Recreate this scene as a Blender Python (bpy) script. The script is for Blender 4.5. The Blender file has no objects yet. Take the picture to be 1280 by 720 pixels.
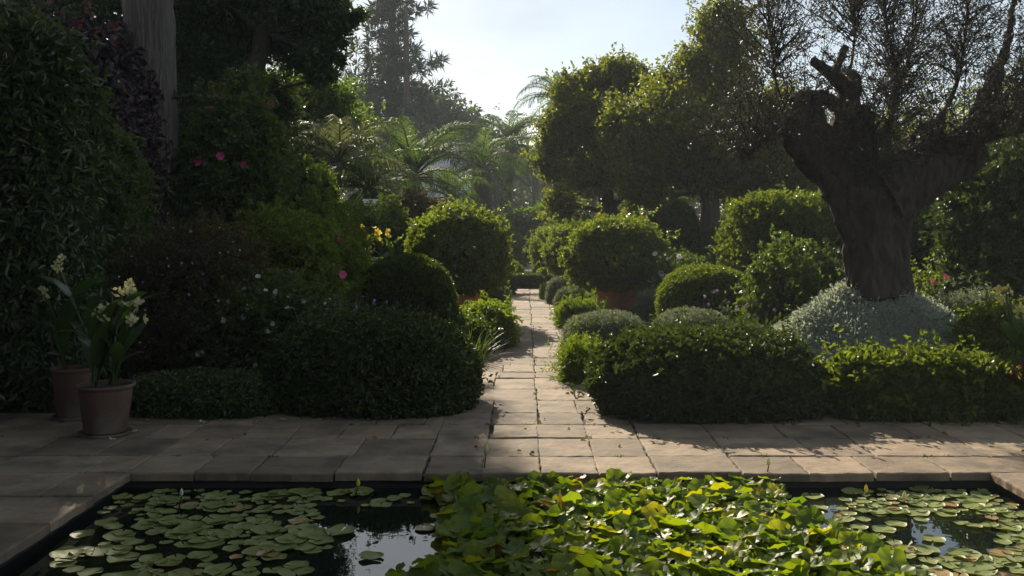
import bpy, math
import numpy as np
from mathutils import Vector, Matrix, Euler

# ------------------------------------------------------------------ camera, sky, sun, exposure
scene = bpy.context.scene
COL = scene.collection
F, CX, HY, EH = 1256.0, 657.0, 280.0, 1.7          # focal length in pixels of the 1280 px photo, vanishing point, eye height
cam = bpy.data.cameras.new('camera')
cam.sensor_width = 36.0
cam.lens = 36.0 * F / 1280.0
cam.shift_x = -(CX - 640) / 1280.0
cam.shift_y = -(360 - HY) / 1280.0
cam.clip_start, cam.clip_end = 0.05, 1000
cam_ob = bpy.data.objects.new('camera', cam)
cam_ob.location = (0, 0, EH)
cam_ob.rotation_euler = (math.radians(90), 0, 0)
COL.objects.link(cam_ob)
scene.camera = cam_ob

SUN_EL, SUN_AZ = math.radians(29.0), math.radians(-15.5)      # ahead of the camera, to the left
world = bpy.data.worlds.new('World')
scene.world = world
world.use_nodes = True
wn, wl = world.node_tree.nodes, world.node_tree.links
wn.clear()
sky = wn.new('ShaderNodeTexSky')
sky.sky_type = 'NISHITA'
sky.sun_disc = False
sky.sun_elevation, sky.sun_rotation = SUN_EL, SUN_AZ
sky.air_density, sky.dust_density, sky.ozone_density = 1.0, 0.6, 1.8
bg = wn.new('ShaderNodeBackground')
bg.inputs['Strength'].default_value = 0.076
wo = wn.new('ShaderNodeOutputWorld')
# thin high cloud: a milky veil with soft edges over the clear sky
tcw = wn.new('ShaderNodeTexCoord'); mpw = wn.new('ShaderNodeMapping'); mpw.inputs['Scale'].default_value = (1.0, 1.0, 2.6)
nzw = wn.new('ShaderNodeTexNoise'); nzw.inputs['Scale'].default_value = 2.1; nzw.inputs['Detail'].default_value = 5; nzw.inputs['Roughness'].default_value = .5
mrw = wn.new('ShaderNodeMapRange'); mrw.inputs[1].default_value = .36; mrw.inputs[2].default_value = .66; mrw.inputs[3].default_value = .35; mrw.inputs[4].default_value = .88
mxw = wn.new('ShaderNodeMix'); mxw.data_type = 'RGBA'; mxw.inputs[7].default_value = (3.75, 4.1, 4.25, 1)
wl.new(tcw.outputs['Generated'], mpw.inputs[0]); wl.new(mpw.outputs[0], nzw.inputs['Vector']); wl.new(nzw.outputs['Fac'], mrw.inputs[0])
wl.new(mrw.outputs[0], mxw.inputs[0]); wl.new(sky.outputs[0], mxw.inputs[6]); wl.new(mxw.outputs[2], bg.inputs['Color'])
wl.new(bg.outputs[0], wo.inputs['Surface'])

sd = bpy.data.lights.new('sun', 'SUN')
sd.energy = 5.0
sd.angle = math.radians(0.55)
sd.color = (1.0, 0.875, 0.69)
sun_ob = bpy.data.objects.new('sun', sd)
to_sun = Vector((math.sin(SUN_AZ) * math.cos(SUN_EL), math.cos(SUN_AZ) * math.cos(SUN_EL), math.sin(SUN_EL)))
sun_ob.rotation_euler = to_sun.to_track_quat('Z', 'Y').to_euler()
sun_ob.location = (0, 0, 30)
COL.objects.link(sun_ob)

vs = scene.view_settings
vs.view_transform, vs.look, vs.gamma, vs.use_curve_mapping = 'Standard', 'None', 1.0, False
vs.exposure = 1.02
cy = scene.cycles
cy.use_denoising = True
cy.max_bounces, cy.diffuse_bounces, cy.glossy_bounces = 9, 6, 3
cy.transmission_bounces, cy.transparent_max_bounces, cy.volume_bounces = 6, 4, 1
cy.sample_clamp_indirect = 6.0
cy.caustics_reflective = cy.caustics_refractive = False

# ------------------------------------------------------------------ helpers
_seed = [11]
def RNG():
    _seed[0] += 1
    return np.random.default_rng(_seed[0])
def X(px, d): return (px - CX) * d / F
def Z(py, d): return EH - (py - HY) * d / F
def P3(px, py, d): return np.array([X(px, d), d, Z(py, d)])
def unit(v):
    return v / np.maximum(np.linalg.norm(v, axis=-1, keepdims=True), 1e-9)

class G:
    """collects vertices and faces, then links them as one mesh object"""
    def __init__(s): s.V, s.Fc, s.n = [], [], 0
    def add(s, V, F, mi=0):
        V = np.asarray(V, float).reshape(-1, 3)
        for f in (F if isinstance(F, list) else [F]):
            f = np.asarray(f, np.int64)
            if len(f): s.Fc.append((f + s.n, mi))
        s.V.append(V); s.n += len(V)
        return s
    def verts(s): return np.concatenate(s.V)
    def mesh(s, name, mats, off=(0, 0, 0), smooth=False):
        me = bpy.data.meshes.new(name)
        V = np.concatenate(s.V) - np.asarray(off)
        me.vertices.add(len(V)); me.vertices.foreach_set('co', V.astype(np.float32).ravel())
        idx = np.concatenate([f.ravel() for f, _ in s.Fc])
        tot = np.concatenate([np.full(len(f), f.shape[1]) for f, _ in s.Fc])
        mi = np.concatenate([np.full(len(f), m) for f, m in s.Fc])
        me.loops.add(len(idx)); me.loops.foreach_set('vertex_index', idx.astype(np.int32))
        me.polygons.add(len(tot))
        me.polygons.foreach_set('loop_start', np.concatenate([[0], np.cumsum(tot)[:-1]]).astype(np.int32))
        me.polygons.foreach_set('loop_total', tot.astype(np.int32))
        me.polygons.foreach_set('material_index', mi.astype(np.int32))
        me.polygons.foreach_set('use_smooth', np.full(len(tot), smooth))
        for m in (mats if isinstance(mats, (list, tuple)) else [mats]): me.materials.append(m)
        me.update(calc_edges=True)
        return me

def link(name, me, parent=None, loc=None):
    o = bpy.data.objects.new(name, me)
    COL.objects.link(o)
    if parent is not None: o.parent = parent
    if loc is not None: o.location = loc
    return o
def tag(o, label, cat, group=None, kind=None):
    if label: o['label'] = label
    if cat: o['category'] = cat
    if group: o['group'] = group
    if kind: o['kind'] = kind
    return o
def thing(name, label, cat, loc=(0, 0, 0), group=None):
    return tag(link(name, None, None, tuple(float(v) for v in loc)), label, cat, group)
def part(name, g, mats, root, smooth=False):
    return link(name, g.mesh(name, mats, tuple(root.location), smooth), root)
def whole(name, g, mats, label, cat, loc, group=None, smooth=False):
    return tag(link(name, g.mesh(name, mats, loc, smooth), None, loc), label, cat, group)
def struct(name, g, mats, smooth=False):
    return tag(link(name, g.mesh(name, mats, (0, 0, 0), smooth)), None, None, None, 'structure')
def stuff(name, g, mats, label, cat):
    return tag(link(name, g.mesh(name, mats)), label, cat, None, 'stuff')

# ------------------------------------------------------------------ materials
def _m(name):
    m = bpy.data.materials.new(name); m.use_nodes = True
    n, l = m.node_tree.nodes, m.node_tree.links
    n.clear()
    return m, n, l, n.new('ShaderNodeOutputMaterial')
def _ramp(n, cols, pos=None):
    r = n.new('ShaderNodeValToRGB')
    e = r.color_ramp.elements
    while len(e) < len(cols): e.new(0.5)
    for i, c in enumerate(cols):
        e[i].position = pos[i] if pos else i / (len(cols) - 1)
        e[i].color = (*c, 1)
    return r
def leafmat(name, cols, trans=0.4, rough=0.42, warm=(1.35, 1.45, 0.55), spec=0.5, pos=None):
    """leaf: every leaf has its own tint; light also comes through the blade"""
    m, n, l, out = _m(name)
    geo = n.new('ShaderNodeNewGeometry')
    r = _ramp(n, cols, pos)
    l.new(geo.outputs['Random Per Island'], r.inputs[0])
    p = n.new('ShaderNodeBsdfPrincipled')
    p.inputs['Roughness'].default_value = rough
    p.inputs['Specular IOR Level'].default_value = spec
    l.new(r.outputs[0], p.inputs['Base Color'])
    mul = n.new('ShaderNodeMix'); mul.data_type = 'RGBA'; mul.blend_type = 'MULTIPLY'; mul.clamp_result = False
    mul.inputs[0].default_value = 1.0
    l.new(r.outputs[0], mul.inputs[6]); mul.inputs[7].default_value = (*warm, 1)
    t = n.new('ShaderNodeBsdfTranslucent')
    l.new(mul.outputs[2], t.inputs['Color'])
    mx = n.new('ShaderNodeMixShader'); mx.inputs[0].default_value = trans
    l.new(p.outputs[0], mx.inputs[1]); l.new(t.outputs[0], mx.inputs[2])
    l.new(mx.outputs[0], out.inputs['Surface'])
    return m
def barkmat(name, c0, c1, scale=(9, 9, 1.6), bump=0.8, rough=0.9, dist=0.05):
    m, n, l, out = _m(name)
    tc = n.new('ShaderNodeTexCoord'); mp = n.new('ShaderNodeMapping')
    mp.inputs['Scale'].default_value = scale
    l.new(tc.outputs['Object'], mp.inputs[0])
    a = n.new('ShaderNodeTexNoise'); a.inputs['Scale'].default_value = 1.6; a.inputs['Detail'].default_value = 9; a.inputs['Roughness'].default_value = 0.68; a.inputs['Distortion'].default_value = 0.9
    b = n.new('ShaderNodeTexVoronoi'); b.feature = 'DISTANCE_TO_EDGE'; b.inputs['Scale'].default_value = 1.7
    l.new(mp.outputs[0], a.inputs['Vector'])
    mixv = n.new('ShaderNodeMix'); mixv.data_type = 'RGBA'; mixv.inputs[0].default_value = 0.35
    l.new(mp.outputs[0], mixv.inputs[6]); l.new(a.outputs['Color'], mixv.inputs[7])
    l.new(mixv.outputs[2], b.inputs['Vector'])
    r = _ramp(n, [c0, c1]); l.new(a.outputs['Fac'], r.inputs[0]); r.color_ramp.elements[0].position = 0.3; r.color_ramp.elements[1].position = 0.72
    p = n.new('ShaderNodeBsdfPrincipled'); p.inputs['Roughness'].default_value = rough; p.inputs['Specular IOR Level'].default_value = 0.25
    l.new(r.outputs[0], p.inputs['Base Color'])
    ad = n.new('ShaderNodeMath'); ad.operation = 'ADD'
    mn = n.new('ShaderNodeMath'); mn.operation = 'MINIMUM'; mn.inputs[1].default_value = 0.25
    l.new(b.outputs['Distance'], mn.inputs[0]); l.new(mn.outputs[0], ad.inputs[0])
    ml = n.new('ShaderNodeMath'); ml.operation = 'MULTIPLY'; ml.inputs[1].default_value = 0.6
    l.new(a.outputs['Fac'], ml.inputs[0]); l.new(ml.outputs[0], ad.inputs[1])
    bp = n.new('ShaderNodeBump'); bp.inputs['Strength'].default_value = bump; bp.inputs['Distance'].default_value = dist
    l.new(ad.outputs[0], bp.inputs['Height']); l.new(bp.outputs[0], p.inputs['Normal'])
    l.new(p.outputs[0], out.inputs['Surface'])
    return m
def noisemat(name, c0, c1, scale=6, rough=0.85, bump=0.3, dist=0.01, island=0.0, spec=0.4, detail=8, c2=None, c2scale=1.3):
    """rough mineral surface: noise colour, optional tint per slab, optional weathering stain"""
    m, n, l, out = _m(name)
    tc = n.new('ShaderNodeTexCoord')
    a = n.new('ShaderNodeTexNoise'); a.inputs['Scale'].default_value = scale; a.inputs['Detail'].default_value = detail; a.inputs['Roughness'].default_value = 0.65
    l.new(tc.outputs['Object'], a.inputs['Vector'])
    r = _ramp(n, [c0, c1]); r.color_ramp.elements[0].position = 0.32; r.color_ramp.elements[1].position = 0.7
    l.new(a.outputs['Fac'], r.inputs[0])
    col = r.outputs[0]
    if c2 is not None:
        s = n.new('ShaderNodeTexNoise'); s.inputs['Scale'].default_value = c2scale; s.inputs['Detail'].default_value = 6
        l.new(tc.outputs['Object'], s.inputs['Vector'])
        sr = n.new('ShaderNodeMapRange'); sr.inputs[1].default_value = 0.5; sr.inputs[2].default_value = 0.72
        l.new(s.outputs['Fac'], sr.inputs[0])
        mx = n.new('ShaderNodeMix'); mx.data_type = 'RGBA'
        l.new(sr.outputs[0], mx.inputs[0]); l.new(col, mx.inputs[6]); mx.inputs[7].default_value = (*c2, 1)
        col = mx.outputs[2]
    if island:
        geo = n.new('ShaderNodeNewGeometry'); hs = n.new('ShaderNodeHueSaturation')
        mr = n.new('ShaderNodeMapRange'); mr.inputs[3].default_value = 1 - island; mr.inputs[4].default_value = 1 + island
        l.new(geo.outputs['Random Per Island'], mr.inputs[0]); l.new(mr.outputs[0], hs.inputs['Value']); l.new(col, hs.inputs['Color'])
        col = hs.outputs[0]
    p = n.new('ShaderNodeBsdfPrincipled'); p.inputs['Roughness'].default_value = rough; p.inputs['Specular IOR Level'].default_value = spec
    l.new(col, p.inputs['Base Color'])
    b2 = n.new('ShaderNodeTexNoise'); b2.inputs['Scale'].default_value = scale * 2.2; b2.inputs['Detail'].default_value = 9; b2.inputs['Roughness'].default_value = 0.6
    l.new(tc.outputs['Object'], b2.inputs['Vector'])
    bp = n.new('ShaderNodeBump'); bp.inputs['Strength'].default_value = bump; bp.inputs['Distance'].default_value = dist
    l.new(b2.outputs['Fac'], bp.inputs['Height']); l.new(bp.outputs[0], p.inputs['Normal'])
    l.new(p.outputs[0], out.inputs['Surface'])
    return m
def petalmat(name, c, trans=0.35):
    return leafmat(name, [tuple(v * 0.85 for v in c), c], trans=trans, rough=0.55, warm=(1.05, 1.05, 1.0), spec=0.3)

LM = {
 'box':      leafmat('box_leaf', [(.038,.051,.013), (.061,.079,.019), (.095,.112,.027)], .5, .36),
 'privet':   leafmat('glossy_hedge_leaf', [(.031,.050,.014), (.049,.071,.021), (.075,.091,.024)], .32, .42, spec=.32),
 'myrtle':   leafmat('bright_hedge_leaf', [(.057,.076,.013), (.092,.116,.019), (.142,.163,.028)], .6, .32),
 'plumbago': leafmat('plumbago_leaf', [(.074,.100,.019), (.115,.142,.027), (.176,.195,.043)], .62, .45),
 'lime':     leafmat('lime_leaf', [(.089,.124,.015), (.128,.171,.019), (.182,.218,.030)], .58, .4),
 'silver':   leafmat('silver_leaf', [(.260,.290,.240), (.340,.370,.310), (.430,.450,.390)], .42, .7, (1.05, 1.1, .85), .2),
 'lavender': leafmat('greygreen_leaf', [(.110,.130,.085), (.155,.175,.120), (.220,.235,.170)], .4, .6, (1.1, 1.15, .8), .25),
 'dark':     leafmat('dark_evergreen_leaf', [(.031,.052,.015), (.050,.075,.019), (.077,.103,.024)], .32, .45),
 'deep':     leafmat('shade_shrub_leaf', [(.036,.058,.020), (.055,.083,.028), (.085,.113,.036)], .35, .32),
 'shrub':    leafmat('mixed_shrub_leaf', [(.044,.066,.020), (.070,.099,.027), (.112,.138,.037)], .5, .45),
 'purple':   leafmat('purple_leaf', [(.026,.015,.019), (.041,.020,.026), (.056,.032,.034)], .2, .5, (1.1, .7, .7)),
 'bronze':   leafmat('bronze_leaf', [(.045,.041,.017), (.068,.055,.021), (.086,.084,.029)], .4, .45, (1.4, 1.0, .5)),
 'sunny':    leafmat('sunlit_tree_leaf', [(.052,.090,.012), (.081,.126,.016), (.124,.168,.024)], .6, .42),
 'tree':     leafmat('olive_green_tree_leaf', [(.062,.079,.014), (.108,.123,.020), (.192,.179,.029)], .66, .45),
 'far':      leafmat('distant_tree_leaf', [(.041,.065,.030), (.061,.089,.041), (.084,.113,.049)], .35, .55),
 'conifer':  leafmat('conifer_needle', [(.023,.039,.026), (.036,.055,.034), (.049,.070,.042)], .22, .5),
 'olive':    leafmat('olive_leaf', [(.034,.036,.025), (.050,.049,.035), (.074,.067,.048)], .3, .5, (1.2, 1.15, .7)),
 'palm':     leafmat('palm_leaflet', [(.050,.085,.026), (.072,.110,.034), (.100,.140,.044)], .45, .6, spec=.15),
 'palmdry':  leafmat('pale_palm_leaflet', [(.085,.105,.055), (.120,.140,.075), (.170,.175,.095)], .4, .55, (1.2, 1.2, .7), .22),
 'canna':    leafmat('canna_leaf', [(.028,.058,.016), (.042,.080,.022), (.060,.100,.028)], .42, .35),
 'grass':    leafmat('grass_blade', [(.045,.080,.016), (.070,.115,.022), (.105,.150,.036)], .45, .4),
 'straw':    leafmat('pale_grass_blade', [(.230,.220,.170), (.300,.290,.230)], .4, .5, (1.1, 1.05, .9)),
 'lily':     leafmat('raised_lily_leaf', [(.069,.115,.020), (.104,.155,.020), (.159,.203,.022), (.261,.242,.022)], .52, .46, (1.75, 1.7, .3), .3, [0, .45, .85, 1]),
 'lilyold':  leafmat('yellow_lily_leaf', [(.300,.220,.020), (.340,.160,.030), (.220,.095,.030)], .4, .4, (1.2, 1.1, .6)),
 'pad':      leafmat('floating_pad_leaf', [(.120,.150,.045), (.165,.195,.055), (.210,.235,.070)], .15, .55, (1.2, 1.3, .5), .25),
 'padgold':  leafmat('golden_pad_leaf', [(.230,.190,.055), (.280,.190,.060), (.250,.130,.045)], .12, .4, (1.2, 1.1, .5)),
 'cover':    leafmat('ground_cover_leaf', [(.030,.048,.014), (.048,.069,.019), (.071,.090,.026)], .35, .5),
}
TWIG = noisemat('twig_mass', (.030,.026,.016), (.055,.046,.028), 30, .95, .8, .02)
BARK_GREY = barkmat('grey_furrowed_bark', (.055,.046,.040), (.160,.138,.122), (11, 11, 1.3), 1.0, dist=.05)
BARK_DARK = barkmat('dark_bark', (.045,.036,.028), (.110,.090,.070), (8, 8, 2))
BARK_OLIVE = barkmat('gnarled_olive_bark', (.014,.011,.009), (.085,.068,.055), (6, 6, 1.6), 1.0, dist=.06)
BARK_PALM = barkmat('ringed_palm_bark', (.050,.040,.030), (.120,.098,.072), (5, 5, 9))
TERRA = noisemat('terracotta', (.58,.21,.095), (.66,.28,.14), 5, .85, .25, .006, c2=(.33,.20,.14), c2scale=3)
TERRA_SHADED = noisemat('shaded_weathered_terracotta', (.095,.055,.040), (.14,.080,.058), 5, .9, .25, .006, c2=(.17,.150,.125), c2scale=3)  # terrace shade put into the base colour; pale patches are lime bloom
SLAB = noisemat('sandstone_slab', (.138,.100,.066), (.248,.186,.126), 4, .85, .8, .018, .28, .3, 10, (.085,.072,.052), 2.3)
SOIL = noisemat('dark_soil', (.020,.015,.010), (.050,.038,.025), 7, .95, .8, .03)
PONDWALL = noisemat('pond_lining', (.020,.022,.018), (.040,.042,.034), 8, .8, .3)
WHITEWALL = noisemat('white_render', (.70,.71,.72), (.80,.80,.80), 3, .8, .1)
ROOFM = noisemat('clay_roof', (.22,.10,.06), (.30,.14,.09), 8, .85, .4)
GLASSM = noisemat('dark_window_glass', (.015,.02,.025), (.02,.025,.03), 2, .08, 0.0)
PETAL = {
 'pink': petalmat('pink_petal', (.62,.10,.24)), 'white': petalmat('white_petal', (.62,.60,.60)),
 'blue': petalmat('pale_blue_petal', (.46,.50,.66)), 'yellow': petalmat('cream_yellow_petal', (.72,.62,.16)),
 'orange': petalmat('orange_petal', (.75,.30,.03)), 'violet': petalmat('violet_petal', (.30,.20,.42)),
 'red': petalmat('red_petal', (.55,.05,.05)), 'gold': petalmat('golden_petal', (.70,.58,.08)),
 'mauve': petalmat('mauve_petal', (.40,.22,.38)), 'cream': petalmat('cream_petal', (.66,.62,.32)),
}
def watermat():
    m, n, l, out = _m('pond_water')
    p = n.new('ShaderNodeBsdfPrincipled')
    p.inputs['Base Color'].default_value = (.006, .009, .007, 1); p.inputs['Roughness'].default_value = .015
    p.inputs['IOR'].default_value = 1.33; p.inputs['Specular IOR Level'].default_value = 1.0
    tc = n.new('ShaderNodeTexCoord')
    a = n.new('ShaderNodeTexNoise'); a.inputs['Scale'].default_value = 3.5; a.inputs['Detail'].default_value = 3
    l.new(tc.outputs['Object'], a.inputs['Vector'])
    b = n.new('ShaderNodeBump'); b.inputs['Strength'].default_value = .06; b.inputs['Distance'].default_value = .02
    l.new(a.outputs['Fac'], b.inputs['Height']); l.new(b.outputs[0], p.inputs['Normal'])
    l.new(p.outputs[0], out.inputs['Surface'])
    return m
WATER = watermat()

# ------------------------------------------------------------------ geometry makers
def leaf_geo(g, P, N, L, W, rng, out=.5, jit=.7, droop=0., fold=.25, var=.35, curl=.12, hi=False, mi=0):
    n = len(P)
    if n == 0: return
    R = rng.normal(size=(n, 3))
    T = unit(R - (R * N).sum(1, keepdims=True) * N)
    A = unit(N * out + T + np.array([0, 0, -droop]))
    S = unit(np.cross(A, N + jit * rng.normal(size=(n, 3)) * .6))
    U = np.cross(S, A)
    k = (1 + var * rng.uniform(-1, 1, (n, 1)))
    l, w = L * k, W * k
    tip = P + A * l - U * l * curl
    if hi:
        a1, a2 = P + A * l * .28, P + A * l * .66 - U * l * curl * .3
        V = np.stack([P, a1 + S*w*.42 + U*fold*w, a2 + S*w*.40 + U*fold*w, tip, a2 - S*w*.40 + U*fold*w, a1 - S*w*.42 + U*fold*w], 1)
        b = np.arange(n)[:, None] * 6
        g.add(V, [np.concatenate([b + [0, 3, 2, 1], b + [0, 5, 4, 3]])], mi)
    else:
        mid = P + A * l * .45
        V = np.stack([P, mid + S*w*.5 + U*fold*w, tip, mid - S*w*.5 + U*fold*w], 1)
        b = np.arange(n)[:, None] * 4
        g.add(V, [np.concatenate([b + [0, 2, 1], b + [0, 3, 2]])], mi)

def lumpf(rng, amp, freq, k=7):
    K = rng.normal(size=(k, 3)) * freq; ph = rng.uniform(0, 6.28, k); w = rng.uniform(.5, 1, k)
    w = amp * w / w.sum() * 2.2
    return lambda D: (np.sin(D @ K.T + ph) * w).sum(1)
def superell(U, R, p, lf):
    D = U / (np.abs(U) ** p).sum(1, keepdims=True) ** (1 / p)
    N = unit(np.sign(D) * np.abs(D) ** (p - 1) / R)
    P = D * R * (1 + lf(D))[:, None]
    return P, N
def cubedirs(n, R, rng, bottom=.25):
    ar = np.array([R[1]*R[2], R[1]*R[2], R[0]*R[2], R[0]*R[2], R[0]*R[1], R[0]*R[1]*bottom])
    f = rng.choice(6, n, p=ar / ar.sum())
    U = rng.uniform(-1, 1, (n, 3))
    ax = f // 2; sg = np.where(f % 2 == 0, 1., -1.)
    U[np.arange(n), ax] = sg
    return U
def coregeo(R, p, lf, s, C, zmin):
    g = G(); k = 14
    t = np.linspace(-1, 1, k)
    a, b = np.meshgrid(t, t, indexing='ij')
    for ax in range(3):
        for sg in (1, -1):
            U = np.zeros((k * k, 3)); U[:, ax] = sg; U[:, (ax+1) % 3] = a.ravel() * sg; U[:, (ax+2) % 3] = b.ravel()
            V, _ = superell(U, R, p, lf)
            V = V * s + C; V[:, 2] = np.maximum(V[:, 2], zmin)
            i = (np.arange(k-1)[:, None] * k + np.arange(k-1)).ravel()
            g.add(V, np.stack([i, i + k, i + k + 1, i + 1], 1))
    return g
def foliage(g, C, R, n, L, W, rng, lf, p=2.2, zmin=-.03, depth=.10, bottom=.25, shag=.0, nj=.5, sprig=7, **kw):
    R = np.asarray(R, float); C = np.asarray(C, float)
    ns = max(1, n // sprig)
    U = cubedirs(ns, R, rng, bottom)
    P, N = superell(U, R, p, lf)
    P = P + C
    dd = np.abs(rng.normal(0, depth, ns)) * np.minimum(1, R.min())
    out = np.where(rng.random(ns) < shag, rng.exponential(.06, ns), 0)
    P = P - N * dd[:, None] + N * out[:, None]
    dv = unit(N + .55 * rng.normal(size=N.shape) + np.array([0, 0, .25]))       # direction of each twig end
    P, N, dv = np.repeat(P, sprig, 0), np.repeat(N, sprig, 0), np.repeat(dv, sprig, 0)
    q = rng.normal(size=P.shape); q = unit(q - (q * dv).sum(1, keepdims=True) * dv)
    t = rng.random((len(P), 1))
    P = P + dv * t * L * 1.6 + q * L * .25 * rng.random((len(P), 1))
    N = unit(dv * (.35 + .5 * t) + q * .7 + nj * .5 * rng.normal(size=N.shape))
    k = P[:, 2] > zmin
    leaf_geo(g, P[k], N[k], L, W, rng, **kw)
    return P[k], N[k]
def shrub(name, label, cat, px, d, zt, rxpx, leaf, n, L, W, ry=None, zb=-.03, p=2.2, amp=.06, freq=2.6, core=.86, squat=None, group=None, root=None, hi=False, lump2=.8, parts=('foliage', 'branches'), **kw):
    """clipped or loose shrub standing at (px, d): foliage shell of real leaves round a mass of twigs"""
    rng = RNG()
    rx = kw.pop('rx', None) or rxpx * d / F
    ry = ry or rx
    h = zt - zb
    rz = h * (squat or .62)
    cz = zt - rz
    C = np.array([kw.pop('cx', X(px, d)), d, cz]); R = np.array([rx, ry, rz])
    if root is None: root = thing(name, label, cat, (C[0], C[1], max(zb, -.03)), group)
    l1, l2 = lumpf(rng, amp, freq), lumpf(rng, amp * lump2, freq * 3.2, 12)
    lf = lambda D: l1(D) + l2(D)
    g = G()
    P, N = foliage(g, C, R, n, L, W, rng, lf, p, zb, hi=hi, **kw)
    part(parts[0], g, LM[leaf], root)
    part(parts[1], coregeo(R, p, lf, core, C, zb), TWIG, root, True)
    root['_tmp'] = 0; del root['_tmp']
    return root, P, N

def tube(g, pts, rad, seg=10, rng=None, rough=0., mi=0, cap=True, flute=0., nfl=6, sub=1):
    pts = np.asarray(pts, float); rad = np.asarray(rad, float)
    if sub > 1:                                   # smooth the polyline
        t = np.linspace(0, len(pts) - 1, (len(pts) - 1) * sub + 1)
        i = np.clip(t.astype(int), 0, len(pts) - 2); f = (t - i)[:, None]
        p0, p1, p2, p3 = pts[np.maximum(i-1, 0)], pts[i], pts[i+1], pts[np.minimum(i+2, len(pts)-1)]
        npts = .5 * (2*p1 + (p2-p0)*f + (2*p0-5*p1+4*p2-p3)*f**2 + (3*p1-p0-3*p2+p3)*f**3)
        rad = rad[i] * (1 - f[:, 0]) + rad[i+1] * f[:, 0]; pts = npts
    m = len(pts)
    T = unit(np.gradient(pts, axis=0))
    ref = np.array([0.31, 0.9, 0.2]) if abs(T[0] @ np.array([.31, .9, .2])) < .9 else np.array([1., 0, 0])
    A = np.zeros((m, 3)); a = unit(ref - (ref @ T[0]) * T[0])
    for i in range(m):
        a = unit(a - (a @ T[i]) * T[i]); A[i] = a
    B = np.cross(T, A)
    th = np.linspace(0, 2*np.pi, seg, endpoint=False)
    rr = rad[:, None] * np.ones((1, seg))
    if flute:
        ph = np.linspace(0, 1.5, m)[:, None]
        rr = rr * (1 + flute * np.sin(nfl * th[None] + ph) + flute * .6 * np.sin((nfl * 2 + 1) * th[None] - ph * 2))
    if rough and rng is not None: rr = rr * (1 + rough * rng.normal(size=rr.shape))
    V = pts[:, None] + A[:, None] * (np.cos(th)[None, :, None] * rr[..., None]) + B[:, None] * (np.sin(th)[None, :, None] * rr[..., None])
    i = np.arange(m - 1)[:, None] * seg; j = np.arange(seg)[None]; j2 = (j + 1) % seg
    Fq = np.stack([i + j, i + j2, i + seg + j2, i + seg + j], -1).reshape(-1, 4)
    V = V.reshape(-1, 3)
    if cap:
        V = np.concatenate([V, [pts[0] - T[0]*rad[0]*.2], [pts[-1] + T[-1]*rad[-1]*.6]])
        jj = np.arange(seg); kk = (jj + 1) % seg
        c0 = np.stack([kk, jj, np.full(seg, m*seg)], 1)
        o = (m - 1) * seg
        c1 = np.stack([o + jj, o + kk, np.full(seg, m*seg + 1)], 1)
        g.add(V, [Fq, c0, c1], mi)
    else: g.add(V, Fq, mi)

def lathe(g, prof, C, seg=40, mi=0, rng=None, wob=0.):
    prof = np.asarray(prof, float); th = np.linspace(0, 2*np.pi, seg, endpoint=False); m = len(prof)
    r = prof[:, :1] * np.ones((1, seg))
    V = np.stack([r * np.cos(th), r * np.sin(th), prof[:, 1:] * np.ones((1, seg))], -1).reshape(-1, 3) + np.asarray(C)
    i = np.arange(m - 1)[:, None] * seg; j = np.arange(seg)[None]; j2 = (j + 1) % seg
    g.add(V, np.stack([i + j, i + j2, i + seg + j2, i + seg + j], -1).reshape(-1, 4), mi)
    return g
def box(g, x0, x1, y0, y1, z0, z1, mi=0):
    V = [(x, y, z) for z in (z0, z1) for y in (y0, y1) for x in (x0, x1)]
    g.add(V, np.array([[0,2,3,1],[4,5,7,6],[0,1,5,4],[2,6,7,3],[0,4,6,2],[1,3,7,5]]), mi)
    return g

def blades(g, C, n, L, W, rng, rad=.1, lean=.5, bend=.6, seg=4, mi=0, taper=True):
    """tuft of arching strap leaves"""
    C = np.asarray(C, float)
    a = rng.uniform(0, 2*np.pi, n); r0 = rad * np.sqrt(rng.random(n))
    a2 = a + rng.normal(0, .5, n)
    H = np.stack([np.cos(a2), np.sin(a2), np.zeros(n)], 1); S = np.stack([-np.sin(a2), np.cos(a2), np.zeros(n)], 1)
    base = C + np.stack([np.cos(a)*r0, np.sin(a)*r0, np.zeros(n)], 1)
    l = L * rng.uniform(.6, 1.1, n); th = np.abs(rng.normal(0, lean, n)) * .8 + .05; be = bend * rng.uniform(.3, 1.4, n)
    pos = base.copy(); rows = []
    for k in range(seg + 1):
        w = W * (1 - (k / seg) ** 2 * .93) * .5 if taper else W * .5
        rows += [pos + S * w, pos - S * w]
        ang = th + be * (k / seg)
        pos = pos + (H * np.sin(ang)[:, None] + np.array([0, 0, 1]) * np.cos(ang)[:, None]) * (l / seg)[:, None]
    V = np.stack(rows, 1); b = np.arange(n)[:, None] * (2*seg + 2)
    Fq = np.concatenate([b + [2*k, 2*k+1, 2*k+3, 2*k+2] for k in range(seg)])
    g.add(V, Fq, mi)

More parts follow.
